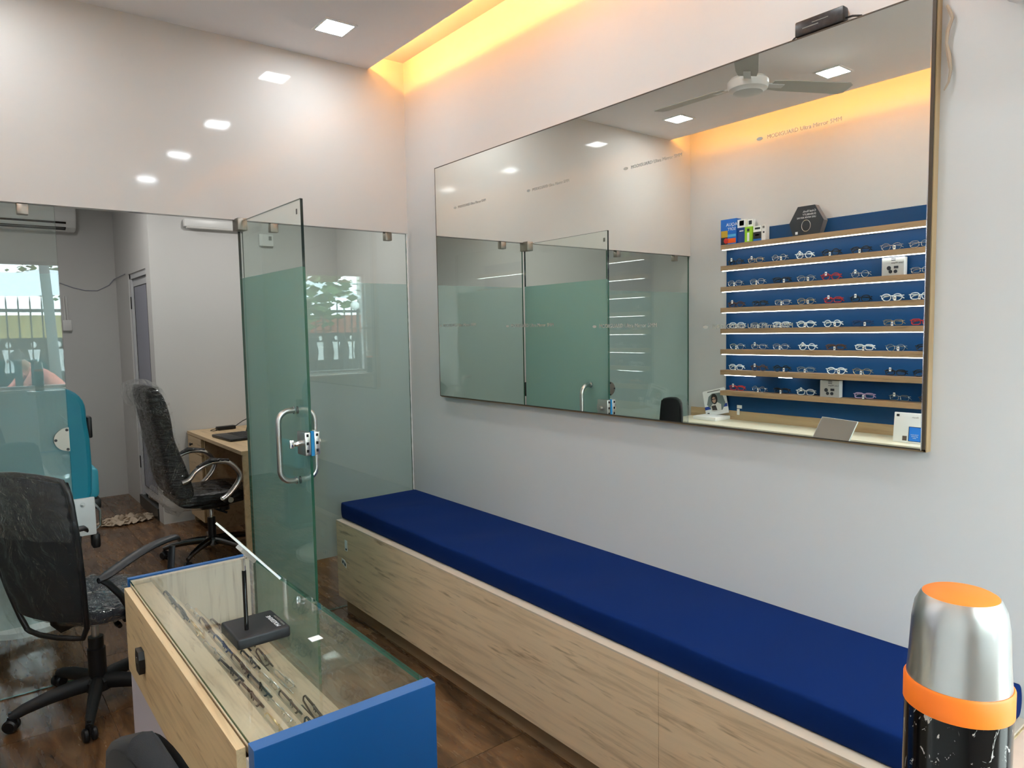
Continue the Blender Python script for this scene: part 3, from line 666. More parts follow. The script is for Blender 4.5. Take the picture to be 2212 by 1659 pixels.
carton('blue AQUA SOFT carton at partition end of the top shelf', -.345, -.480, .19, .06, mA, SZ[0],
       [wr('AQUA', -.42, .72, .034, M_inkw), wr('SOFT', -.42, .55, .03, M_inkw), blk(.1, .95, .3, .56, mAm), blk(.1, .95, .02, .3, M_ink), disc(.3, .16, .02, mR), blk(-.95, .1, .06, .24, mO), blk(-.95, .1, .3, .4, mCy)])
carton('white and navy contact lens carton beside blue AQUA SOFT carton', -.484, -.552, .175, .05, mA2, SZ[0], [blk(-1, 1, .66, 1, M_paper), blk(-.6, .5, .74, .95, M_ink), blk(-.5, .5, .5, .54, M_inkw)], side=M_paper)
carton('tall white printed carton behind the lime bottle carton', -.556, -.60, .17, .03, M_paper, SZ[0], [blk(-.6, .6, .78, .95, M_ink)], side=M_paper)
carton('lime green eye-drop carton with a white bottle picture', -.553, -.613, .113, .028, mG, SZ[0], [blk(-.28, .32, .08, .62, M_inkw), blk(-.3, .35, .7, .88, M_ink)], x0=.053)
carton('white carton with dark wave on the top shelf', -.616, -.682, .112, .05, M_paper, SZ[0], [blk(-1, 1, .18, .62, M_ink), blk(-1, 1, .02, .2, mA), blk(-.7, .6, .78, .9, M_ink), blk(-.5, .5, .36, .48, mCy)])
carton('slim white carton at outer end of the top shelf carton row', -.686, -.715, .112, .05, M_paper, SZ[0], [blk(-.5, .4, .5, .6, M_ink), blk(-.5, .6, .8, .95, M_inkg)])
# black hexagonal lens box
t = thing('hexagonal_box', 'black hexagonal lens promotion box standing on the top shelf', 'display box', (XL+.03, -1.03, SZ[0]))
hx_ = [(.062+.0, .198), (-.062, .198), (-.125, .09), (-.095, 0), (.095, 0), (.125, .09)]
MB().prism(hx_, 0, .05, 'x', pbr('box_grey', s2l(120,120,124), .5)).prism([(u*.995, .001+v*.995) for u, v in hx_], .05, .052, 'x', pbr('print_charcoal', s2l(46,50,56), .4)).build('box_body', None, t)
for b_, z, sz in (('Crizal Rock.', .155, .0195), ('DURABILITY', .134, .0175), ('LIKE NEVER BEFORE', .115, .0155)): text('lettering', b_, sz, M_inkw, t, (.0523, .045, z), (PI/2, 0, PI/2), align='RIGHT' if False else 'LEFT', ext=.0002).location.y = -.07
MB().tube([(.053, .0+.032*math.cos(a), .065+.038*math.sin(a)) for a in [2*PI*k/24 for k in range(24)]], .0018, 5, closed=True).build('lens_ring', M_steel, t)
MB().box(.052, .0526, .06, .078, .012, .03).build('maker_square', M_inkw, t)
# two lens-wipe cartons among the spectacles
for nm, y, z in (('square grey lens-wipe carton on the second lit shelf', -1.607, SZ[2]), ('square grey lens-wipe carton on the lowest spectacle shelf', -1.215, SZ[7])):
    carton(nm, y+.066, y-.066, .112, .045, pbr('print_silver', s2l(176,176,172), .4), z, [blk(-.25, .15, .82, .97, M_ink), wr('ZEISS', -.05, .86, .012, M_inkw), wr('Lens Wipes', -.4, .66, .015, M_ink), disc(.35, .42, .013, M_ink), blk(-.5, -.1, .38, .52, M_ink), disc(.2, .22, .011, M_ink), disc(-.25, .22, .011, M_ink)], x0=.04, side=M_paper)
# counter-top pieces
t = thing('poster_stand', 'leaning lens poster card with photo of smiling person wearing glasses', 'poster', (XL+.045, -.30, .845), 0)
Mt = Matrix.Rotation(math.radians(-4), 4, 'Y') @ Matrix.Rotation(math.radians(-14), 4, 'X')
MB().prism([(-.105, 0), (.095, 0), (.105, .01), (.105, .195), (.095, .2), (-.095, .2), (-.105, .19)], 0, .006, 'x', M=Mt).build('card', M_paper, t)
def pp(poly, mat, nm, x=.0062): return MB().prism(poly, x, x+.0005, 'x', M=Mt).build(nm, mat, t)
pp([(-.105, .05), (.105, .05), (.105, .075), (-.105, .075)], pbr('print_royal', s2l(40,70,160), .4), 'printed_band')
pp([(-.055, .03), (.03, .03), (.08, .09), (.055, .15), (.02, .17), (-.07, .165), (-.09, .08)], pbr('print_photo', s2l(120,132,132), .4), 'photo_ground', .0068)
pp([(-.045, .03), (.045, .032), (.05, .07), (.02, .095), (-.02, .095), (-.05, .075)], pbr('print_shirt', s2l(222,218,210), .5), 'photo_shirt', .0074)
pp([(.005+.03*math.cos(a), .125+.042*math.sin(a)) for a in [2*PI*k/16 for k in range(16)]], pbr('print_hair', s2l(44,36,34), .5), 'photo_hair', .0080)
pp([(.008+.017*math.cos(a), .118+.024*math.sin(a)) for a in [2*PI*k/16 for k in range(16)]], pbr('print_skin', s2l(196,156,132), .5), 'photo_face', .0086)
pp([(-.008, .12), (.006, .12), (.006, .127), (-.008, .127)], M_ink, 'photo_glasses', .0092); pp([(.01, .12), (.024, .12), (.024, .127), (.01, .127)], M_ink, 'photo_glasses', .0092)
pp([(-.01, .035), (.035, .04), (.04, .075), (0, .075)], pbr('print_tablet', s2l(70,62,60), .5), 'photo_tablet', .0092)
pp([(.07, .008), (.09, .008), (.09, .026), (.07, .026)], M_ink, 'maker_square'); pp([(-.06, .183), (.06, .183), (.06, .19), (-.06, .19)], M_inkg, 'printed_line')
o = MB().box(0, .19, -.105, .1, 0, .028, bev=.003).build('white_box', M_paper); o.location = (XL+.02, -.29, .816); tag(o, 'flat white box under the leaning poster card', 'box')
# white leaflet holder with phone advert
t = thing('phone_card', 'white standing display card with blue phone picture at counter', 'display card', (XL+.25, -1.80, .816), 0)
Mt = Matrix.Rotation(math.radians(-6), 4, 'Y')
MB().box(-.02, 0, -.1, .1, 0, .18, M=Mt, bev=.003).build('card', M_paper, t)
def pc(y0, y1, z0, z1, mat, nm, x=.0004): return MB().box(x, x+.0005, y0, y1, z0, z1, M=Mt).build(nm, mat, t)
pc(-.06, .012, .01, .098, pbr('print_phone_edge', s2l(24,40,80), .3), 'phone_body'); pc(-.056, .008, .013, .095, pbr('print_phone', s2l(44,130,232), .3), 'phone_screen', .001)
for b_, z in (('Understand', .048), ('gel moves', .038), ('video', .028)): text('lettering', b_, .009, M_inkw, t, (.002-.1*z, -.024, z), (PI/2, 0, PI/2), align='CENTER', ext=.0002)
pc(.07, .086, .155, .169, M_ink, 'maker_square'); text('lettering', 'lifestyle', .012, M_inkg, t, (-.013, -.04, .15), (PI/2, 0, PI/2), ext=.0002)
pc(.02, .045, .012, .04, pbr('print_figure', s2l(96,84,74), .5), 'photo_figure')
# spectacles lying in the counter tray
slots = [(-1.578, .657, 0), (-1.508, .594, 1), (-1.427, .517, 2), (-1.345, .455, 3)]
cols = ['black', 'black', 'brown', 'silver', 'black', 'blue', 'gold', 'brown']; kinds = ['square', 'round', 'rectangular', 'aviator']
rt = random.Random(21)
for x, z, k in slots:
    n = 7 if k < 3 else 6
    for q in range(n):
        y = -2.13+q*(1.0/(n-1))*.98+rt.uniform(-.012, .012)
        c, kd = rt.choice(cols), rt.choice(kinds)
        if k == 3 and q == 3: c = 'silver'
        glasses('%s %s eyeglasses, %s from near end on %s tray step of counter' % (c, kd, ORD[q], ORD[k]), kd, c, (x-.004, y, z+.004), PI/2+rt.uniform(-.08, .08), 'eyeglasses in the counter tray', math.radians(-34), rt.choice([0, 0, 1, 2]))
# ---------------------------------------------------------------- chairs
def caster(t, x, y, a, mat=None):
    c = MB(); Mx = Matrix.Translation((x, y, 0)) @ Matrix.Rotation(a, 4, 'Z')
    for s_ in (-1, 1): c.lathe([(.0, -.010), (.020, -.010), (.026, -.005), (.026, .005), (.020, .010), (0, .010)], 18, M=Mx @ Matrix.Translation((0, .0145*s_, .0265)) @ Matrix.Rotation(PI/2, 4, 'X'))
    o = c.build('caster', mat or M_black, t)
    MB().box(-.012, .022, -.004, .004, .026, .058, M=Mx).lathe([(.008, .05), (.008, .078)], 10, M=Mx).build('caster_fork', M_black, o)
def star(t, R, z, ang, mat, w=.028, h=.035, drop=.03):
    m = MB()
    for k in range(5):
        a = ang+2*PI*k/5; c, s_ = math.cos(a), math.sin(a)
        pts = [(c*r_, s_*r_, z+dz) for r_, dz in ((.02, .012), (.09, .012), (.18, .004), (R-.05, -.012), (R, -drop))]
        m.tube(pts, [w*1.15, w*1.1, w*.95, w*.8, w*.62], 10, sq=.75)
    m.lathe([(.048, z-.02), (.052, z+.02), (.04, z+.035), (.03, z+.036)], 20)
    b = m.build('star_base', mat, t)
    for k in range(5):
        a = ang+2*PI*k/5; caster(t, R*math.cos(a)*.985, R*math.sin(a)*.985, a+.8+.9*k)
    return b

def mesh_chair(label, loc, rz, base_ang, wrapped=True, arms=True, back_h=(.375, 1.03), lean=.08, arch=.0, ws=1.0, byo=-.205, pad=False):
    t = thing('office_chair', label, 'office chair', loc, rz)
    sb = star(t, .31, .085, base_ang, M_blackm, .03, .04)
    k_ = MB()
    for q in range(12): k_.ell((0, 0, 0), (.003, .003, .002), 6, 4, M=Matrix.Translation((math.cos(base_ang+2*PI/5)*(.2+.014*(q//2))+.007*(-1)**q*math.sin(base_ang+2*PI/5), math.sin(base_ang+2*PI/5)*(.2+.014*(q//2))-.007*(-1)**q*math.cos(base_ang+2*PI/5), .107-.0033*(q//2))))
    k_.build('tread_studs', M_slate, sb)
    MB().lathe([(.034, .1), (.034, .24), (.029, .245), (.029, .29)], 20).build('gas_lift_sleeve', M_black, t)
    MB().lathe([(.014, .29), (.014, .385)], 16).build('gas_lift_rod', M_steel, t)
    MB().box(-.07, .07, -.1, .1, .375, .405, bev=.008).build('seat_plate', M_black, t)
    lv = MB().tube([(.05, 0, .385), (.13, -.02, .378), (.15, -.025, .374)], .005, 8).build('lever', M_black, t)
    MB().tube([(.135, -.02, .378), (.16, -.028, .372), (.178, -.034, .368)], [.008, .012, .009], 10).build('lever_knob', M_black, lv)
    # seat: rounded pad
    bm_ = MB(); prof = []
    def seat(u, v):
        a = 2*PI*u; e = .62; c, s_ = math.cos(a), math.sin(a); x = math.copysign(abs(c)**e, c)*.235; y = math.copysign(abs(s_)**e, s_)*.22+.045
        zz = [(0, .402), (.8, .402), (.96, .415), (1, .44), (.97, .462), (.85, .478), (.5, .478), (.0, .47)]
        f_ = v*(len(zz)-1); i = min(int(f_), len(zz)-2); g = f_-i; k2 = zz[i][0]*(1-g)+zz[i+1][0]*g; z = zz[i][1]*(1-g)+zz[i+1][1]*g
        return (x*k2, y*k2, z-.012*max(0, y*k2/.22)**3)
    bm_.grid(seat, 36, 14); bm_.build('seat', pbr('seat_fabric', s2l(24,30,42), .8, bump=dict(nscale=700, strength=.2)), t)
    if wrapped:
        rw = random.Random(5)
        def seatw(u, v):
            x, y, z = seat(u, v); k2 = 1.035+.02*math.sin(u*2*PI*17+v*9); return (x*k2, y*k2, (z-.44)*1.12+.442+.004*math.sin(u*90+v*20))
        MB().grid(seatw, 60, 18).build('seat_wrap', M_wrapS, t)
    # back frame: bent tube loop, mesh stretched over it
    zb, zt = back_h; H = zt-zb
    def hwid(v): return .165+.062*math.sin(min(1, v*1.25)*PI*.62) if v < .8 else (.165+.062*math.sin(PI*.62))*(1-.10*((v-.8)/.2)**2)
    def bpt(u, v, off=0):       # u in -1..1, v 0..1
        w2 = hwid(v)*ws; y = byo-lean*v-.03*math.sin(v*PI)*.6+.035*u*u+off
        z = zb+H*v-.03*u*u*max(0, v-.55)*2-arch*abs(u)**2.2*max(0, v-.4)/.6
        return (u*w2, y, z)
    loop = [bpt(-1, v/14) for v in range(1, 14)]
    top = [bpt(u, 1) for u in (-.94, -.8, -.5, 0, .5, .8, .94)]; bot = [bpt(u, 0) for u in (.9, .7, .3, -.3, -.7, -.9)]
    bf = MB().tube(loop+top+[bpt(1, v/14) for v in range(13, 0, -1)]+bot, .021 if pad else .0105, 10, closed=True).build('back_frame', bpy.data.materials.get('mesh_fabric') or M_black if pad else M_black, t)
    q_ = .018 if pad else 0
    MB().grid(lambda a, b: bpt(2*a-1, .11+.885*b, -.002-q_), 20, 26).grid(lambda a, b: bpt(2*a-1, .11+.885*b, .012+q_), 20, 26).build('back_mesh', bpy.data.materials.get('mesh_fabric') or pbr('mesh_fabric', s2l(12,13,17), .85, bump=dict(nscale=900, strength=.4, dist=.001)), t)
    MB().tube([(0, -.06, .39), (0, byo+.06, .385), (0, byo+.03, .42), (0, byo+.02, .52), (0, byo+.005, .60)], [.02, .02, .018, .016, .012], 10, sq=.5).build('back_bracket', M_black, t)
    if wrapped:
        def wf(a, b):
            u = (2*a-1)*1.06; v = -.03+1.07*b; p = bpt(max(-1.08, min(1.08, u)), v, -.026); r_ = .006*math.sin(a*31+b*17)+.005*math.sin(b*43-a*11)
            return (p[0]+.004*math.sin(b*30), p[1]+r_*.7-(.02 if abs(u) < 1.02 else -.028), p[2])
        MB().grid(wf, 30, 40).build('back_wrap', M_wrap, t)
        def wf2(a, b):
            u = (2*a-1)*1.1; p = bpt(max(-1.1, min(1.1, u)), .64+.39*b, -.034); return (p[0], p[1]-.012+.006*math.sin(a*23+b*31), p[2]+.006*math.sin(a*40)*(b > .9))
        MB().grid(wf2, 24, 16).build('top_wrap', M_wrapH, t)
        def wf3(a, b):
            p = bpt(-1.02-.10*math.sin(b*PI)-.02*math.sin(b*20), .0+.98*b); return (p[0]-.02*a*math.sin(b*PI), p[1]+.03-.10*a+.006*math.sin(b*33), p[2])
        MB().grid(wf3, 6, 26).build('loose_wrap', M_wrapH, t)
    if arms:
        for s_ in (-1, 1):
            x = .262*s_
            ar = MB().tube([(.2*s_, -.03, .405), (x, -.05, .44), (x+.004*s_, -.10, .53), (x+.004*s_, -.155, .598), (x, -.185, .622)], [.02, .021, .02, .019, .014], 10, sq=.6)
            ar.tube([(.2*s_, .13, .405), (x, .14, .44), (x+.003*s_, .15, .53), (x, .165, .612), (x, .17, .645)], [.018, .018, .016, .015, .014], 10, sq=.6)
            ao = ar.build('armrest', M_slate, t)
            def pad(u, v, x=x):
                a = 2*PI*v; y = -.19+.40*u; z = .618+.062*math.sin(u*PI*.62)**1.1-(.012 if u > .96 else 0); w2 = .028*min(1, (min(u, 1-u)*9+.12))**.5; return (x+w2*math.cos(a), y, z+.012*math.sin(a))
            MB().grid(pad, 24, 12).build('arm_pad', M_slate, ao)
    return t
mesh_chair('black mesh office chair wrapped in clear plastic before frosted glass partition', (-1.71, -.28, 0), math.radians(-57), math.radians(40+57))
mesh_chair('dark mesh office chair seen edge-on beside near end of display counter', (-1.66, -2.575, 0), math.radians(-80), math.radians(20), wrapped=False, arms=False, back_h=(.44, 1.0), lean=.06, arch=.2, ws=1.0, byo=-.225, pad=True)

# executive chair in the back room, local +Y is where it faces
t = thing('executive_chair', 'black leather executive chair in clear plastic facing the back room desk', 'office chair', (-.762, 1.50, 0), -PI/2)
outer = [(-.155, .43), (-.285, .44), (-.338, .52), (-.36, .66), (-.392, .86), (-.42, 1.02), (-.442, 1.14), (-.44, 1.215)]
inner = [(-.36, 1.225), (-.305, 1.17), (-.28, 1.09), (-.262, 1.0), (-.262, .90), (-.232, .81), (-.19, .69), (-.155, .54)]
# thin the profile to a cushion (the outer line holds the wrap)
outc = [(-.165, .45), (-.27, .455), (-.315, .53), (-.335, .66), (-.365, .84), (-.39, 1.0), (-.415, 1.13), (-.42, 1.205)]
MB().loft(outc+inner, .25, 14, rnd=.45, p=5).build('backrest', M_leather, t, sub=1)
MB().loft([(-.25, .40), (-.05, .375), (.12, .385), (.24, .405), (.27, .44), (.25, .485), (.1, .50), (-.08, .495), (-.22, .50), (-.27, .46)], .235, 14, rnd=.4, p=5).build('seat', M_leather, t, sub=1)
def bw(a, b):
    k = b*7; i = min(int(k), 6); g = k-i; y = outer[i][0]*(1-g)+outer[i+1][0]*g; z = outer[i][1]*(1-g)+outer[i+1][1]*g; u = 2*a-1
    return (u*.285, y*.97+.10*abs(u)**4+.008*math.sin(a*37+b*19)+.006*math.sin(b*41), z+.012*b+.006*math.sin(a*29))
MB().grid(bw, 30, 34).build('back_wrap', M_wrap, t)
def hw_(a, b): 
    u = 2*a-1; k = b*6; L = [(-.445, 1.09), (-.475, 1.17), (-.465, 1.235), (-.42, 1.25), (-.36, 1.25), (-.33, 1.215), (-.315, 1.18)]; i = min(int(k), 5); g = k-i
    return (u*.275, L[i][0]*(1-g)+L[i+1][0]*g+.008*math.sin(a*33+b*9), L[i][1]*(1-g)+L[i+1][1]*g-.02*u*u+.007*math.sin(a*21+b*14))
MB().grid(hw_, 26, 18).build('head_wrap', M_wrapH, t)
for s_ in (-1, 1):
    def sw(a, b, s_=s_):
        k = b*7; i = min(int(k), 6); g = k-i; o1 = (outer[i][0]*(1-g)+outer[i+1][0]*g, outer[i][1]*(1-g)+outer[i+1][1]*g); I2 = inner[::-1]; o2 = (I2[i][0]*(1-g)+I2[i+1][0]*g, I2[i][1]*(1-g)+I2[i+1][1]*g)
        return (s_*(.262+.008*math.sin(b*60+a*6)), o1[0]*(1-a)+o2[0]*a, o1[1]*(1-a)+o2[1]*a)
    MB().grid(sw, 8, 40).build('side_wrap', M_wrapS, t)
def seww(a, b):
    L = [(-.33, .52), (-.345, .44), (-.26, .385), (-.05, .362), (.12, .372), (.25, .395), (.285, .44), (.26, .495), (.1, .512)]; k = b*8; i = min(int(k), 7); g = k-i; u = 2*a-1
    return (u*.25, L[i][0]*(1-g)+L[i+1][0]*g+.005*math.sin(a*47+b*20), L[i][1]*(1-g)+L[i+1][1]*g+.008*abs(u)**6*(1 if L[i][1] < .43 else -1)*3)
MB().grid(seww, 26, 30).build('seat_wrap', M_wrapS, t)
for s_ in (-1, 1):
    x = .29*s_
    pts = [(-.245, .594), (-.2, .61), (-.155, .66), (-.06, .703), (.05, .688), (.115, .61), (.105, .55), (.045, .478), (.0, .45)]
    pts = [(x, y, z) for y, z in pts]; sm = []
    for i in range(len(pts)-1):
        for q in range(4):
            g = q/4; p0 = Vector(pts[max(i-1, 0)]); p1 = Vector(pts[i]); p2 = Vector(pts[i+1]); p3 = Vector(pts[min(i+2, len(pts)-1)])
            sm.append(.5*((2*p1)+(-p0+p2)*g+(2*p0-5*p1+4*p2-p3)*g*g+(-p0+3*p1-3*p2+p3)*g**3))
    sm.append(Vector(pts[-1]))
    ar = MB().tube(sm, .016, 12, sq=1.5).build('arm_loop', M_steel, t)
    MB().tube([(x, -.15, .676), (x, -.06, .716), (x, .05, .702)], [.012, .019, .012], 12, sq=1.5).build('arm_pad', M_leather, ar)
    MB().tube([(x, .0, .455), (x-.05*s_, .03, .43), (x-.12*s_, .04, .40)], .014, 8).lathe([(.018, 0), (.018, .012)], 16, M=Matrix.Translation((x, .05, .437)) @ Matrix.Rotation(PI/2*s_, 4, 'Y')).build('arm_bracket', M_steel, ar)
star(t, .32, .10, math.radians(100), pbr('dark_wrapped_metal', (.2,.2,.2,1), .2, 1.0), .024, .03)
MB().lathe([(.026, .1), (.026, .27)], 18).build('gas_lift_sleeve', M_black, t); MB().lathe([(.013, .27), (.013, .36)], 14).build('gas_lift_rod', M_chrome, t)
MB().box(-.08, .08, -.08, .1, .345, .375, bev=.008).lathe([(.035, -.02), (.035, .02)], 16, c=(0, .09, .33)).build('tilt_mechanism', M_black, t)
MB().tube([(0, .02, .33), (.02, .08, .30), (.03, .10, .29)], .008, 8).build('lever', M_black, t)

# teal examination chair behind the left glass panel
t = thing('examination_chair', 'teal vinyl eye examination chair standing behind frosted glass panel', 'examination chair', (-1.86, .74, 0))
pl = [(-.27, .66), (.27, .66), (.285, .72), (.292, .85), (.29, 1.0), (.28, 1.10)]+[(.28-.11+.11*math.cos(a), 1.155+.12*math.sin(a)) for a in [PI/2*k/7 for k in range(8)]]
pl += [(-u, v) for u, v in pl[::-1] if v > .66]
m = MB().prism([(u, v) for u, v in pl], -.11, .02, 'y'); bmx = bmesh.new()
o = m.build('backrest', M_teal, t); bv = o.modifiers.new('bevel', 'BEVEL'); bv.width = .022; bv.segments = 3; bv.limit_method = 'ANGLE'
MB().box(-.25, .25, .0, .50, .50, .63, bev=.04, seg=3).build('seat', M_teal, t)
for s_ in (-1, 1):
    ar = MB().box(.302*s_-.035, .302*s_+.035, .02, .34, .66, .83, bev=.028, seg=3).build('armrest', M_tealL, t)
    MB().box(.302*s_-.032, .302*s_+.04, .03, .30, .60, .658, bev=.012).build('arm_support', M_black, ar)
    MB().box(.30*s_-.012, .30*s_+.012, -.04, .03, 1.0, 1.115, bev=.008).build('headrest_lock', M_black, t)
for s_ in (-1, 1):
    br = MB().box(min(.17*s_, .292*s_), max(.17*s_, .292*s_), -.125, -.108, .50, .70, bev=.006).build('white_bracket', M_white, t)
    MB().lathe([(.0, .004), (.011, .003), (.012, 0)], 14, M=Matrix.Translation((.235*s_, -.125, .665)) @ Matrix.Rotation(PI/2, 4, 'X')).build('bolt', M_steel, br)
MB().box(-.2, .2, -.10, .05, .44, .66, bev=.03).build('lower_back', M_teal, t)
MB().tube([(.292, -.1, .66), (.315, -.1, .62), (.315, -.1, .54), (.28, -.1, .51)], .006, 8).build('release_bar', M_chrome, t)
MB().box(.27, .31, -.11, -.04, .42, .50, bev=.012).build('pivot_cover', M_black, t)
MB().lathe([(.25, 0), (.25, .03), (.12, .05), (.1, .1), (.1, .48), (.16, .5)], 28, c=(0, .22, 0)).build('pedestal', M_white, t)
MB().box(-.2, .2, .5, .58, .16, .5, bev=.02).box(-.18, .18, .52, .8, .12, .16, bev=.015).build('footrest', M_black, t)
MB().box(-.13, .13, -.09, .01, 1.285, 1.43, bev=.035, seg=3).box(-.02, .02, -.05, -.03, 1.2, 1.3).build('headrest', M_teal, t)
# ---------------------------------------------------------------- back room
t = thing('office_desk', 'oak laminate office desk against the white back room wall', 'desk', (-.63, 0, 0))
MB().box(0, .62, 1.20, 2.60, .728, .753).build('desk_top', M_oakD, t)
MB().box(.01, .6, 1.205, 1.225, 0, .728).build('end_panel', M_oakD, t); MB().box(.02, .6, 2.17, 2.19, 0, .728).build('divider', M_oakD, t); MB().box(.02, .6, 2.56, 2.58, 0, .728).build('end_panel', M_oakD, t)
MB().box(.58, .6, 1.23, 2.56, .3, .728).build('back_panel', M_oakD, t)
dd = MB().box(0, .018, 2.195, 2.585, .595, .722).build('drawer', M_oakD, t); MB().lathe([(.006, 0), (.006, .012), (.013, .014), (.013, .024), (.0, .026)], 14, M=Matrix.Translation((0, 2.45, .66)) @ Matrix.Rotation(-PI/2, 4, 'Y')).build('knob', M_black, dd)
dd = MB().box(0, .018, 2.195, 2.585, .06, .59).build('cabinet_door', M_oakD, t)
t = thing('laptop', 'open black laptop on the back room desk', 'laptop', (-.44, 1.88, .754), math.radians(-86))
MB().box(-.19, .19, -.13, .13, 0, .02, bev=.005).build('base', M_black, t)
kb = MB()
for r_ in range(5):
    for c_ in range(13): kb.box(-.165+c_*.0255, -.165+c_*.0255+.021, -.02+r_*.026, -.02+r_*.026+.021, .02, .0225)
kb.build('keyboard', M_slate, t); MB().box(-.05, .05, -.115, -.04, .02, .0207).build('touchpad', M_slate, t)
MB().box(-.19, .19, -.004, .004, 0, .24, bev=.003, M=Matrix.Translation((0, .135, .012)) @ Matrix.Rotation(math.radians(-18), 4, 'X')).build('screen', M_black, t)
t = thing('laptop_adapter', 'black laptop power adapter with coiled lead on the desk', 'power adapter', (-.37, 2.43, .754), math.radians(8))
MB().box(-.075, .075, -.028, .028, 0, .03, bev=.005).build('body', M_black, t)
MB().tube([(-.075, 0, .015), (-.11, .01, .01), (-.14, -.03, .008), (-.13, -.07, .008), (-.1, -.06, .008)], .003, 6).tube([(.075, 0, .015), (.12, .03, .03), (.17, .05, .05), (.21, .03, .07), (.22, .0, .06), (.2, -.03, .03)], .004, 6).build('lead', M_black, t)
t = thing('floor_cloth', 'crumpled beige cleaning rag lying on back room floor', 'cloth', (-1.06, 2.94, .002), .1)
def clo(a, b):
    u, v = 2*a-1, 2*b-1; r_ = (.5+.5*math.sin(a*5+b*3))
    e = max(0, 1-(u*u+v*v)); ruf = math.sin(u*9+v*4)*math.cos(v*11-u*3)
    return (u*.2*(1-.3*v*v)+.02*math.sin(v*14), v*.14*(1-.25*u*u)+.02*math.sin(u*17), .004+.04*e*(.5+.7*ruf)+.02*abs(math.sin(u*13)*math.sin(v*10)))
MB().grid(clo, 44, 34).build('folded_cloth', M_cloth, t); MB().tube([(.17, .0, .012), (.22, .02, .010), (.27, .015, .005)], [.02, .014, .004], 8, sq=.5).build('twisted_end', M_cloth, t)
# split air conditioner on the back wall
t = thing('air_conditioner', 'white split air conditioner high on the back room wall', 'air conditioner', (-1.60, YB-.002, 2.50))
pl = [(0, 0), (-.10, 0), (-.16, .03), (-.19, .09), (-.2, .16), (-.19, .27), (-.17, .295), (0, .3)]
o = MB().prism(pl, -.44, .44, 'x').build('casing', M_white, t); bv = o.modifiers.new('bevel', 'BEVEL'); bv.width = .012; bv.segments = 2; bv.limit_method = 'ANGLE'
MB().prism([(-.095, -.001), (-.155, .025), (-.165, .045), (-.186, .075), (-.15, .075), (-.1, .04)], -.40, .36, 'x').build('air_slot', M_blackg, t)
for k in range(2): MB().box(-.39, .35, -.15-.03*k, -.146-.03*k, .022+.03*k, .028+.03*k).build('louvre', M_white, t)
MB().box(-.405, -.33, -.2015, -.199, .21, .225).build('logo_plate', mA2, t)
o = MB().tube([(-1.30, YB-.006, 2.04), (-1.2, YB-.006, 2.00), (-1.1, YB-.006, 1.975), (-1.0, YB-.006, 1.975), (-.9, YB-.006, 2.03), (-.862, YB-.006, 2.08), (-.852, YB-.03, 2.09), (-.848, 3.6, 2.10)], .004, 6).build('wall_cable', M_grey); tag(o, 'thin grey cable sagging across the back room wall', 'cable')
t = thing('socket_box', 'white wall socket box with conduit on back room wall', 'socket box', (-1.27, YB-.002, 1.60))
MB().box(-.03, .04, -.035, 0, 0, .1, bev=.005).build('box', M_white, t); MB().tube([(-.005, -.012, .1), (-.01, -.012, .32)], .008, 8).tube([(.015, -.012, .1), (.01, -.012, .32)], .006, 8).build('conduit', M_white, t)
t = thing('batten_light', 'white batten tube light fixture high on the white pier wall', 'light fixture', (-.34, 2.608, 2.42))
MB().box(-.235, .235, -.05, 0, .0, .06, bev=.004).build('housing', M_white, t); MB().tube([(-.22, -.035, -.002), (.22, -.035, -.002)], .012, 10).build('tube', M_whitem, t)
t = thing('distribution_board', 'white electrical distribution board on white pier wall behind glass door', 'switch board', (.09, 2.608, 2.30))
MB().box(-.06, .06, -.03, 0, 0, .1, bev=.003).build('box', M_white, t); MB().box(.02, .045, -.032, -.03, .05, .085).build('switch_window', M_inkg, t)

# ---------------------------------------------------------------- ceiling fan
t = thing('ceiling_fan', 'white three-blade ceiling fan in the middle of the shop ceiling', 'ceiling fan', (-1.33, -1.40, 2.80))
MB().lathe([(.0, -.05), (.045, -.05), (.06, -.046), (.075, -.046), (.085, -.036), (.098, -.03), (.104, -.012), (.104, .01), (.09, .026), (.04, .034), (.018, .04)], 36).build('motor_housing', M_white, t)
MB().lathe([(.013, .03), (.013, .10), (.03, .105), (.055, .15), (.058, .174)], 20).build('down_rod', M_white, t)
for k in range(3):
    a = math.radians(88+120*k); Mx = Matrix.Rotation(a, 4, 'Z')
    b_ = MB().prism([(.13, -.045), (.2, -.055), (.56, -.06), (.585, -.04), (.585, .04), (.56, .06), (.2, .055), (.13, .045)], -.002, .002, 'z', M=Mx @ Matrix.Rotation(math.radians(9), 4, 'X')).build('blade', pbr('fan_blade', s2l(196,194,186), .5) if k == 0 else bpy.data.materials['fan_blade'], t)
    MB().box(.07, .2, -.018, .018, -.006, .001, M=Mx @ Matrix.Rotation(math.radians(9), 4, 'X')).build('blade_arm', M_white, b_)

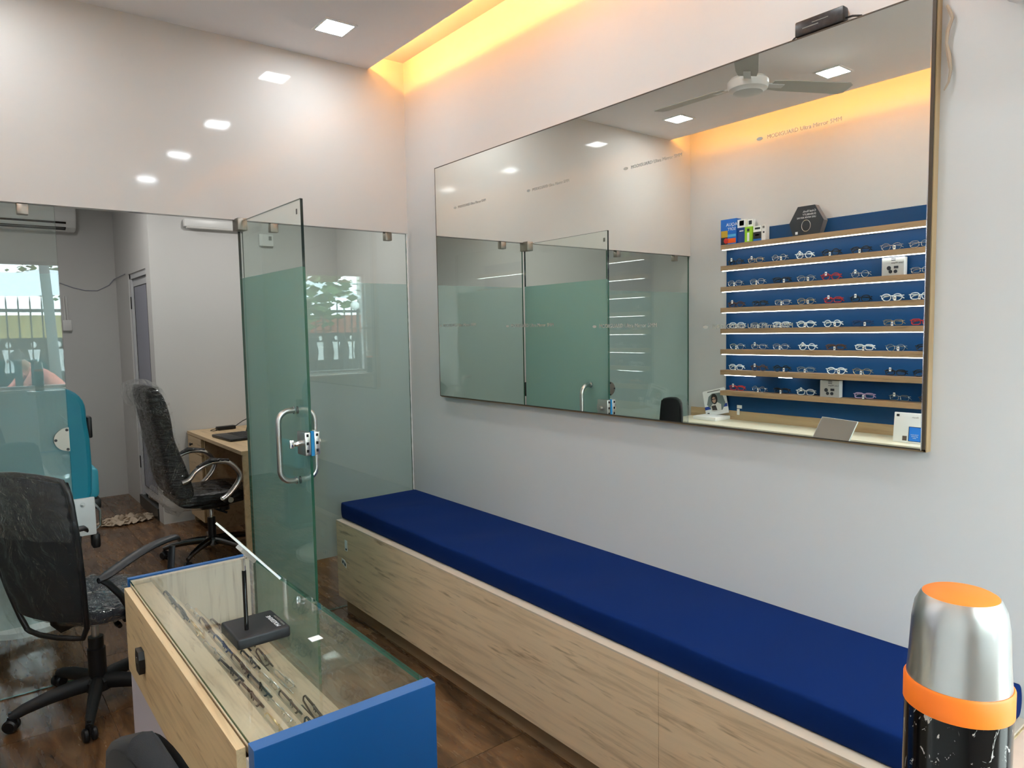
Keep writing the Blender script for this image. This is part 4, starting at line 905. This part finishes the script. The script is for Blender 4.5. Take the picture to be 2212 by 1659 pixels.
# ---------------------------------------------------------------- reception ledge and flask
TZ = 1.095
t = thing('reception_desk', 'high beige reception desk at lower right corner holding a flask', 'desk', (0, 0, 0))
MB().box(-1.64, -.80, -3.56, -3.38, TZ-.03, TZ, bev=.006).build('desk_top', pbr('beige_top', s2l(196,178,162), .35, var=(40,.08)), t)
MB().box(-1.58, -.84, -3.54, -3.42, 0, TZ-.03).build('front_panel', M_oakZ, t)
t = thing('vacuum_flask', 'scratched black vacuum flask with steel cup lid and orange bands', 'flask', (-1.556, -3.4315, TZ))
H = .247; R_ = .0334
def flask_mat():
    m, nt, b, o = newmat('scratched_black_enamel'); mp = mapping(nt, (1,1,.6)); n = N(nt, 'ShaderNodeTexNoise', Scale=85, Detail=5, Roughness=.7, Distortion=1.5); nt.links.new(mp.outputs[0], n.inputs['Vector'])
    r = ramp(nt, [(.60, s2l(9,8,9)), (.62, s2l(190,186,180))]); nt.links.new(n.outputs['Fac'], r.inputs[0]); nt.links.new(r.outputs[0], b.inputs['Base Color'])
    b.inputs['Roughness'].default_value = .14; b.inputs['Specular IOR Level'].default_value = .35; return m
MB().lathe([(.03, 0), (R_, .004), (R_, .1655)], 56).build('body', flask_mat(), t)
MB().lathe([(R_, .1655), (R_+.0007, .166), (R_+.0007, .183), (R_-.0004, .1845)], 56).build('collar_band', M_orange, t)
MB().lathe([(R_-.001, .1845), (R_-.0022, .20), (R_-.0034, .225), (R_-.0052, .237), (R_-.0085, .244), (R_-.0095, .2455)], 56).build('cup_lid', M_steel, t)
MB().lathe([(R_-.0095, .2453), (R_-.012, .2468), (.0, .247)], 48).build('lid_disc', M_orange, t)
m = MB()
for k, (a, z) in enumerate(((-.30, .122), (-.30, .105))):
    m.prism([(0, 0), (.006, .002), (.006, .012), (.0025, .009), (.0, .009)], 0, .0006, 'y', M=Matrix.Rotation(math.radians(-38), 4, 'Z') @ Matrix.Translation((-.003, -R_-.0005, z)))
m.build('orange_logo', M_orange, t)
o = MB().tube([(R_*1.004*math.cos(a), R_*1.004*math.sin(a), z) for a, z in [(math.radians(-118+k*3.2), .095+.0016*k+.0001*k*k) for k in range(12)]], .00035, 4).build('scratch', M_steel, t)
# ---------------------------------------------------------------- street outside the window
M_asph = pbr('asphalt', s2l(120,120,118), .9, var=(8,.15)); M_dark = pbr('dark_iron', s2l(30,34,36), .6); M_leaf = pbr('leaf_green', s2l(96,120,72), .8, var=(4,.5)); M_tarp = pbr('white_tarpaulin', s2l(216,220,226), .6, bump=dict(nscale=5, strength=.8, dist=.1))
struct(MB().box(-14, 12, -22, YF-.12, -.12, -.06).build('ground_street', M_asph))
struct(MB().box(-14, 12, -6.6, YF-.12, -.06, .0).build('ground_pavement', pbr('paving', s2l(170,166,158), .9)))
o = MB().tube([(-.88, -9, -.06), (-.93, -9, 1.6), (-.99, -9, 3.0), (-1.05, -9, 5.2)], [.075, .07, .065, .06], 14).build('street_pole', pbr('pole_grey', s2l(96,104,104), .6)); tag(o, 'leaning grey street pole outside the window, reflected in glass', 'pole')
for k, x in enumerate((-1.42, -1.23, -3.5)):
    o = MB().lathe([(.045, -.06), (.045, 1.2 if k else 1.35), (.03, 1.25 if k else 1.4)], 14, c=(x, -8.2, 0)).build('bollard', M_dark); tag(o, 'dark street bollard outside the window, '+['tallest of the three', 'right beside the leaning pole', 'furthest from the leaning pole'][k], 'bollard', 'street bollards')
t = thing('spiked_fence', 'black spiked iron fence across the street', 'fence', (0, -12, 0))
MB().box(-6, 4, -.02, .02, .35, .42).box(-6, 4, -.02, .02, 2.02, 2.08).build('rails', M_dark, t)
for k in range(56): MB().prism([(-6+k*.18-.012, .0), (-6+k*.18+.012, 0), (-6+k*.18+.012, 2.2), (-6+k*.18, 2.32), (-6+k*.18-.012, 2.2)], -.01, .01, 'y').build('picket', M_dark, t)
t = thing('tarpaulin_shelter', 'white tarpaulin covered stall roof behind the street fence', 'shelter', (0, -13.2, 0))
MB().grid(lambda a, b: (-6+10*a, 1.0-2.6*b, 2.35+.65*b+.05*math.sin(a*60)*math.sin(b*7)+.03*math.sin(a*23)), 60, 10).build('tarpaulin', M_tarp, t)
for k in range(6): MB().tube([(-6+2*k, .9, 0), (-6+2*k, .9, 2.35)], .03, 8).build('post', M_dark, t)
t = thing('banner_wall', 'yellow and red painted banner wall across the street', 'banner', (0, -12.6, 0))
mur = [(-6, -3, s2l(170,90,70)), (-3, -1, s2l(196,176,110)), (-1, 1, s2l(204,186,120)), (1, 4, s2l(170,110,90))]
for k, (a, b_, c_) in enumerate(mur): MB().box(a, b_, -.03, .03, 1.55, 1.98).build('banner_panel', pbr('banner_%d' % k, c_, .7, var=(3,.25)), t)
MB().box(-6, 4, -.03, .03, 0, 1.55).build('dark_board', M_dark, t)
for k in range(24):
    x = -5.7+k*.4; m = MB().ell((x, .04, 1.42), (.045,.01,.06), 10, 6); m.prism([(x-.1, 1.33), (x+.1, 1.33), (x+.06, 1.1), (x+.08, .9), (x-.08, .9), (x-.06, 1.1)], .035, .045, 'y'); m.build('painted_figure', M_paper, t)
# trees
def tree(label, x, y, h, r, seed):
    rg = random.Random(seed); t = thing('street_tree', label, 'tree', (x, y, 0)); MB().tube([(0, 0, -.06), (.05, .03, h*.4), (-.03, 0, h*.75)], [.16, .13, .08], 10).build('trunk', pbr('bark_%d' % seed, s2l(84,70,56), .9), t)
    m = MB()
    for k in range(900):
        a, b_ = rg.uniform(0, 2*PI), math.acos(rg.uniform(-1, 1)); q = r*rg.uniform(.55, 1); p = Vector((q*math.sin(b_)*math.cos(a), q*math.sin(b_)*math.sin(a), h*.8+q*.75*math.cos(b_)))
        Mx = Matrix.Translation(p) @ Matrix.Rotation(rg.uniform(0, 6), 4, 'Z') @ Matrix.Rotation(rg.uniform(0, 3), 4, 'X'); s_ = rg.uniform(.08, .18); m.add([(-s_, 0, 0), (0, -s_*.5, 0), (s_, 0, 0), (0, s_*.5, 0)], [(0,1,2,3)], None, False, Mx)
    o = m.build('foliage', M_leaf, t, auto=False); o['kind'] = 'stuff'
tree('leafy green street tree left of the leaning pole', -3.4, -18.6, 5.2, 2.0, 1); tree('leafy green street tree beyond the tarpaulin stall', 1.0, -18.8, 5.0, 2.2, 2); tree('leafy green street tree placed close in to darken the glass reflection', -3.3, -10.1, 3.2, 1.35, 3)  # third tree stands close in to block bright sky and tarpaulin from the reflection
t = thing('globe_lamp', 'street lamp post with white glass globe outside the window', 'street lamp', (-4.15, -9, -.06))
MB().tube([(0, 0, 0), (0, 0, 2.05)], .025, 10).build('post', M_dark, t); MB().ell((.05, 0, 2.12), (.085,.085,.085), 18, 10).build('globe', M_paper, t)
o = MB().box(-11, -6.3, -13.4, -13.0, 0, 6).build('side_building', pbr('pale_render', s2l(206,204,196), .8)); tag(o, 'pale rendered building side across the street', 'building')
# two people working on the pavement
def person(label, loc, rz, J, E_, shirt, trousers, hairc, seed):
    t = thing('person', label, 'person', loc, rz); me = bpy.data.meshes.new('body'); names = list(J); me.from_pydata([J[n][0] for n in names], [(names.index(a), names.index(b)) for a, b in E_], [])
    o = bpy.data.objects.new('body', me); C.objects.link(o); o.modifiers.new('skin', 'SKIN'); ss = o.modifiers.new('s', 'SUBSURF'); ss.levels = 1
    if not me.skin_vertices: 
        bpy.context.view_layer.objects.active = o
    for i, n in enumerate(names): sv = me.skin_vertices[0].data[i]; sv.radius = (J[n][1], J[n][1]); sv.use_root = (n == 'pelvis')
    dg = bpy.context.evaluated_depsgraph_get(); m2 = bpy.data.meshes.new_from_object(o.evaluated_get(dg)); bpy.data.objects.remove(o)
    ob = bpy.data.objects.new('body', m2); C.objects.link(ob); ob.parent = t
    cols = [pbr('skin_%d' % seed, s2l(150,108,82), .6), shirt, trousers]; m2.materials.clear()
    for c_ in cols: m2.materials.append(c_)
    for p in m2.polygons:
        best = min(names, key=lambda n: (Vector(J[n][0])-p.center).length/max(.03, J[n][1])**.3); p.material_index = J[best][2]; p.use_smooth = True
    hd = Vector(J['head'][0]); MB().ell((hd.x, hd.y-.015, hd.z+.035), (.088,.095,.085), 14, 8).build('hair', hairc, t)
    f = MB().ell((hd.x-.03, hd.y+.088, hd.z-.005), (.012,.006,.008), 8, 5).ell((hd.x+.03, hd.y+.088, hd.z-.005), (.012,.006,.008), 8, 5).ell((hd.x, hd.y+.085, hd.z-.06), (.022,.006,.006), 8, 5).build('face_features', M_ink, t)
    MB().ell((hd.x, hd.y+.1, hd.z-.03), (.012,.018,.02), 8, 5).ell((hd.x-.09, hd.y, hd.z-.01), (.012,.02,.03), 8, 5).ell((hd.x+.09, hd.y, hd.z-.01), (.012,.02,.03), 8, 5).build('nose_and_ears', cols[0], t)
    return t
def bend(k):
    J = {'pelvis': ((0, -.15, .80), .14, 2), 'waist': ((0, -.02, .93), .125, 1), 'chest': ((0, .2, 1.1), .15, 1), 'neck': ((0, .36, 1.22), .06, 0), 'head': ((0, .44, 1.30), .095, 0)}
    E_ = [('pelvis','waist'), ('waist','chest'), ('chest','neck'), ('neck','head')]
    for s_, n in ((-1, 'l'), (1, 'r')):
        J[n+'sh'] = ((.19*s_, .26, 1.13), .07, 1); J[n+'el'] = ((.22*s_, .42, .92), .048, 1); J[n+'wr'] = ((.14*s_, .6, .80), .033, 0); J[n+'ha'] = ((.12*s_, .68, .79), .035, 0)
        E_ += [('chest', n+'sh'), (n+'sh', n+'el'), (n+'el', n+'wr'), (n+'wr', n+'ha')]
        for q in range(4): J[n+'f%d' % q] = ((.12*s_+(q-1.5)*.022, .755, .775), .010, 0); E_.append((n+'ha', n+'f%d' % q))
        J[n+'th'] = ((.075*s_, .70, .80), .011, 0); E_.append((n+'ha', n+'th'))
        J[n+'hip'] = ((.1*s_, -.15, .76), .1, 2); J[n+'kn'] = ((.12*s_, .0, .44), .072, 2); J[n+'an'] = ((.12*s_, -.1, .05), .045, 2); J[n+'to'] = ((.13*s_, .08, .02), .04, 2)
        E_ += [('pelvis', n+'hip'), (n+'hip', n+'kn'), (n+'kn', n+'an'), (n+'an', n+'to')]
    return J, E_
J, E_ = bend(0)
person('person in salmon shirt bending forward on the pavement outside', (-1.0, -8.6, -.05), math.radians(75), J, E_, pbr('salmon_shirt', s2l(216,130,116), .8), pbr('dark_trousers', s2l(60,60,66), .8), M_ink, 1)
person('person in white shirt stooping beside the leaning street pole', (-.35, -8.1, -.35), math.radians(80), J, E_, pbr('white_shirt', s2l(220,220,216), .8), pbr('grey_trousers', s2l(110,110,116), .8), M_ink, 2)
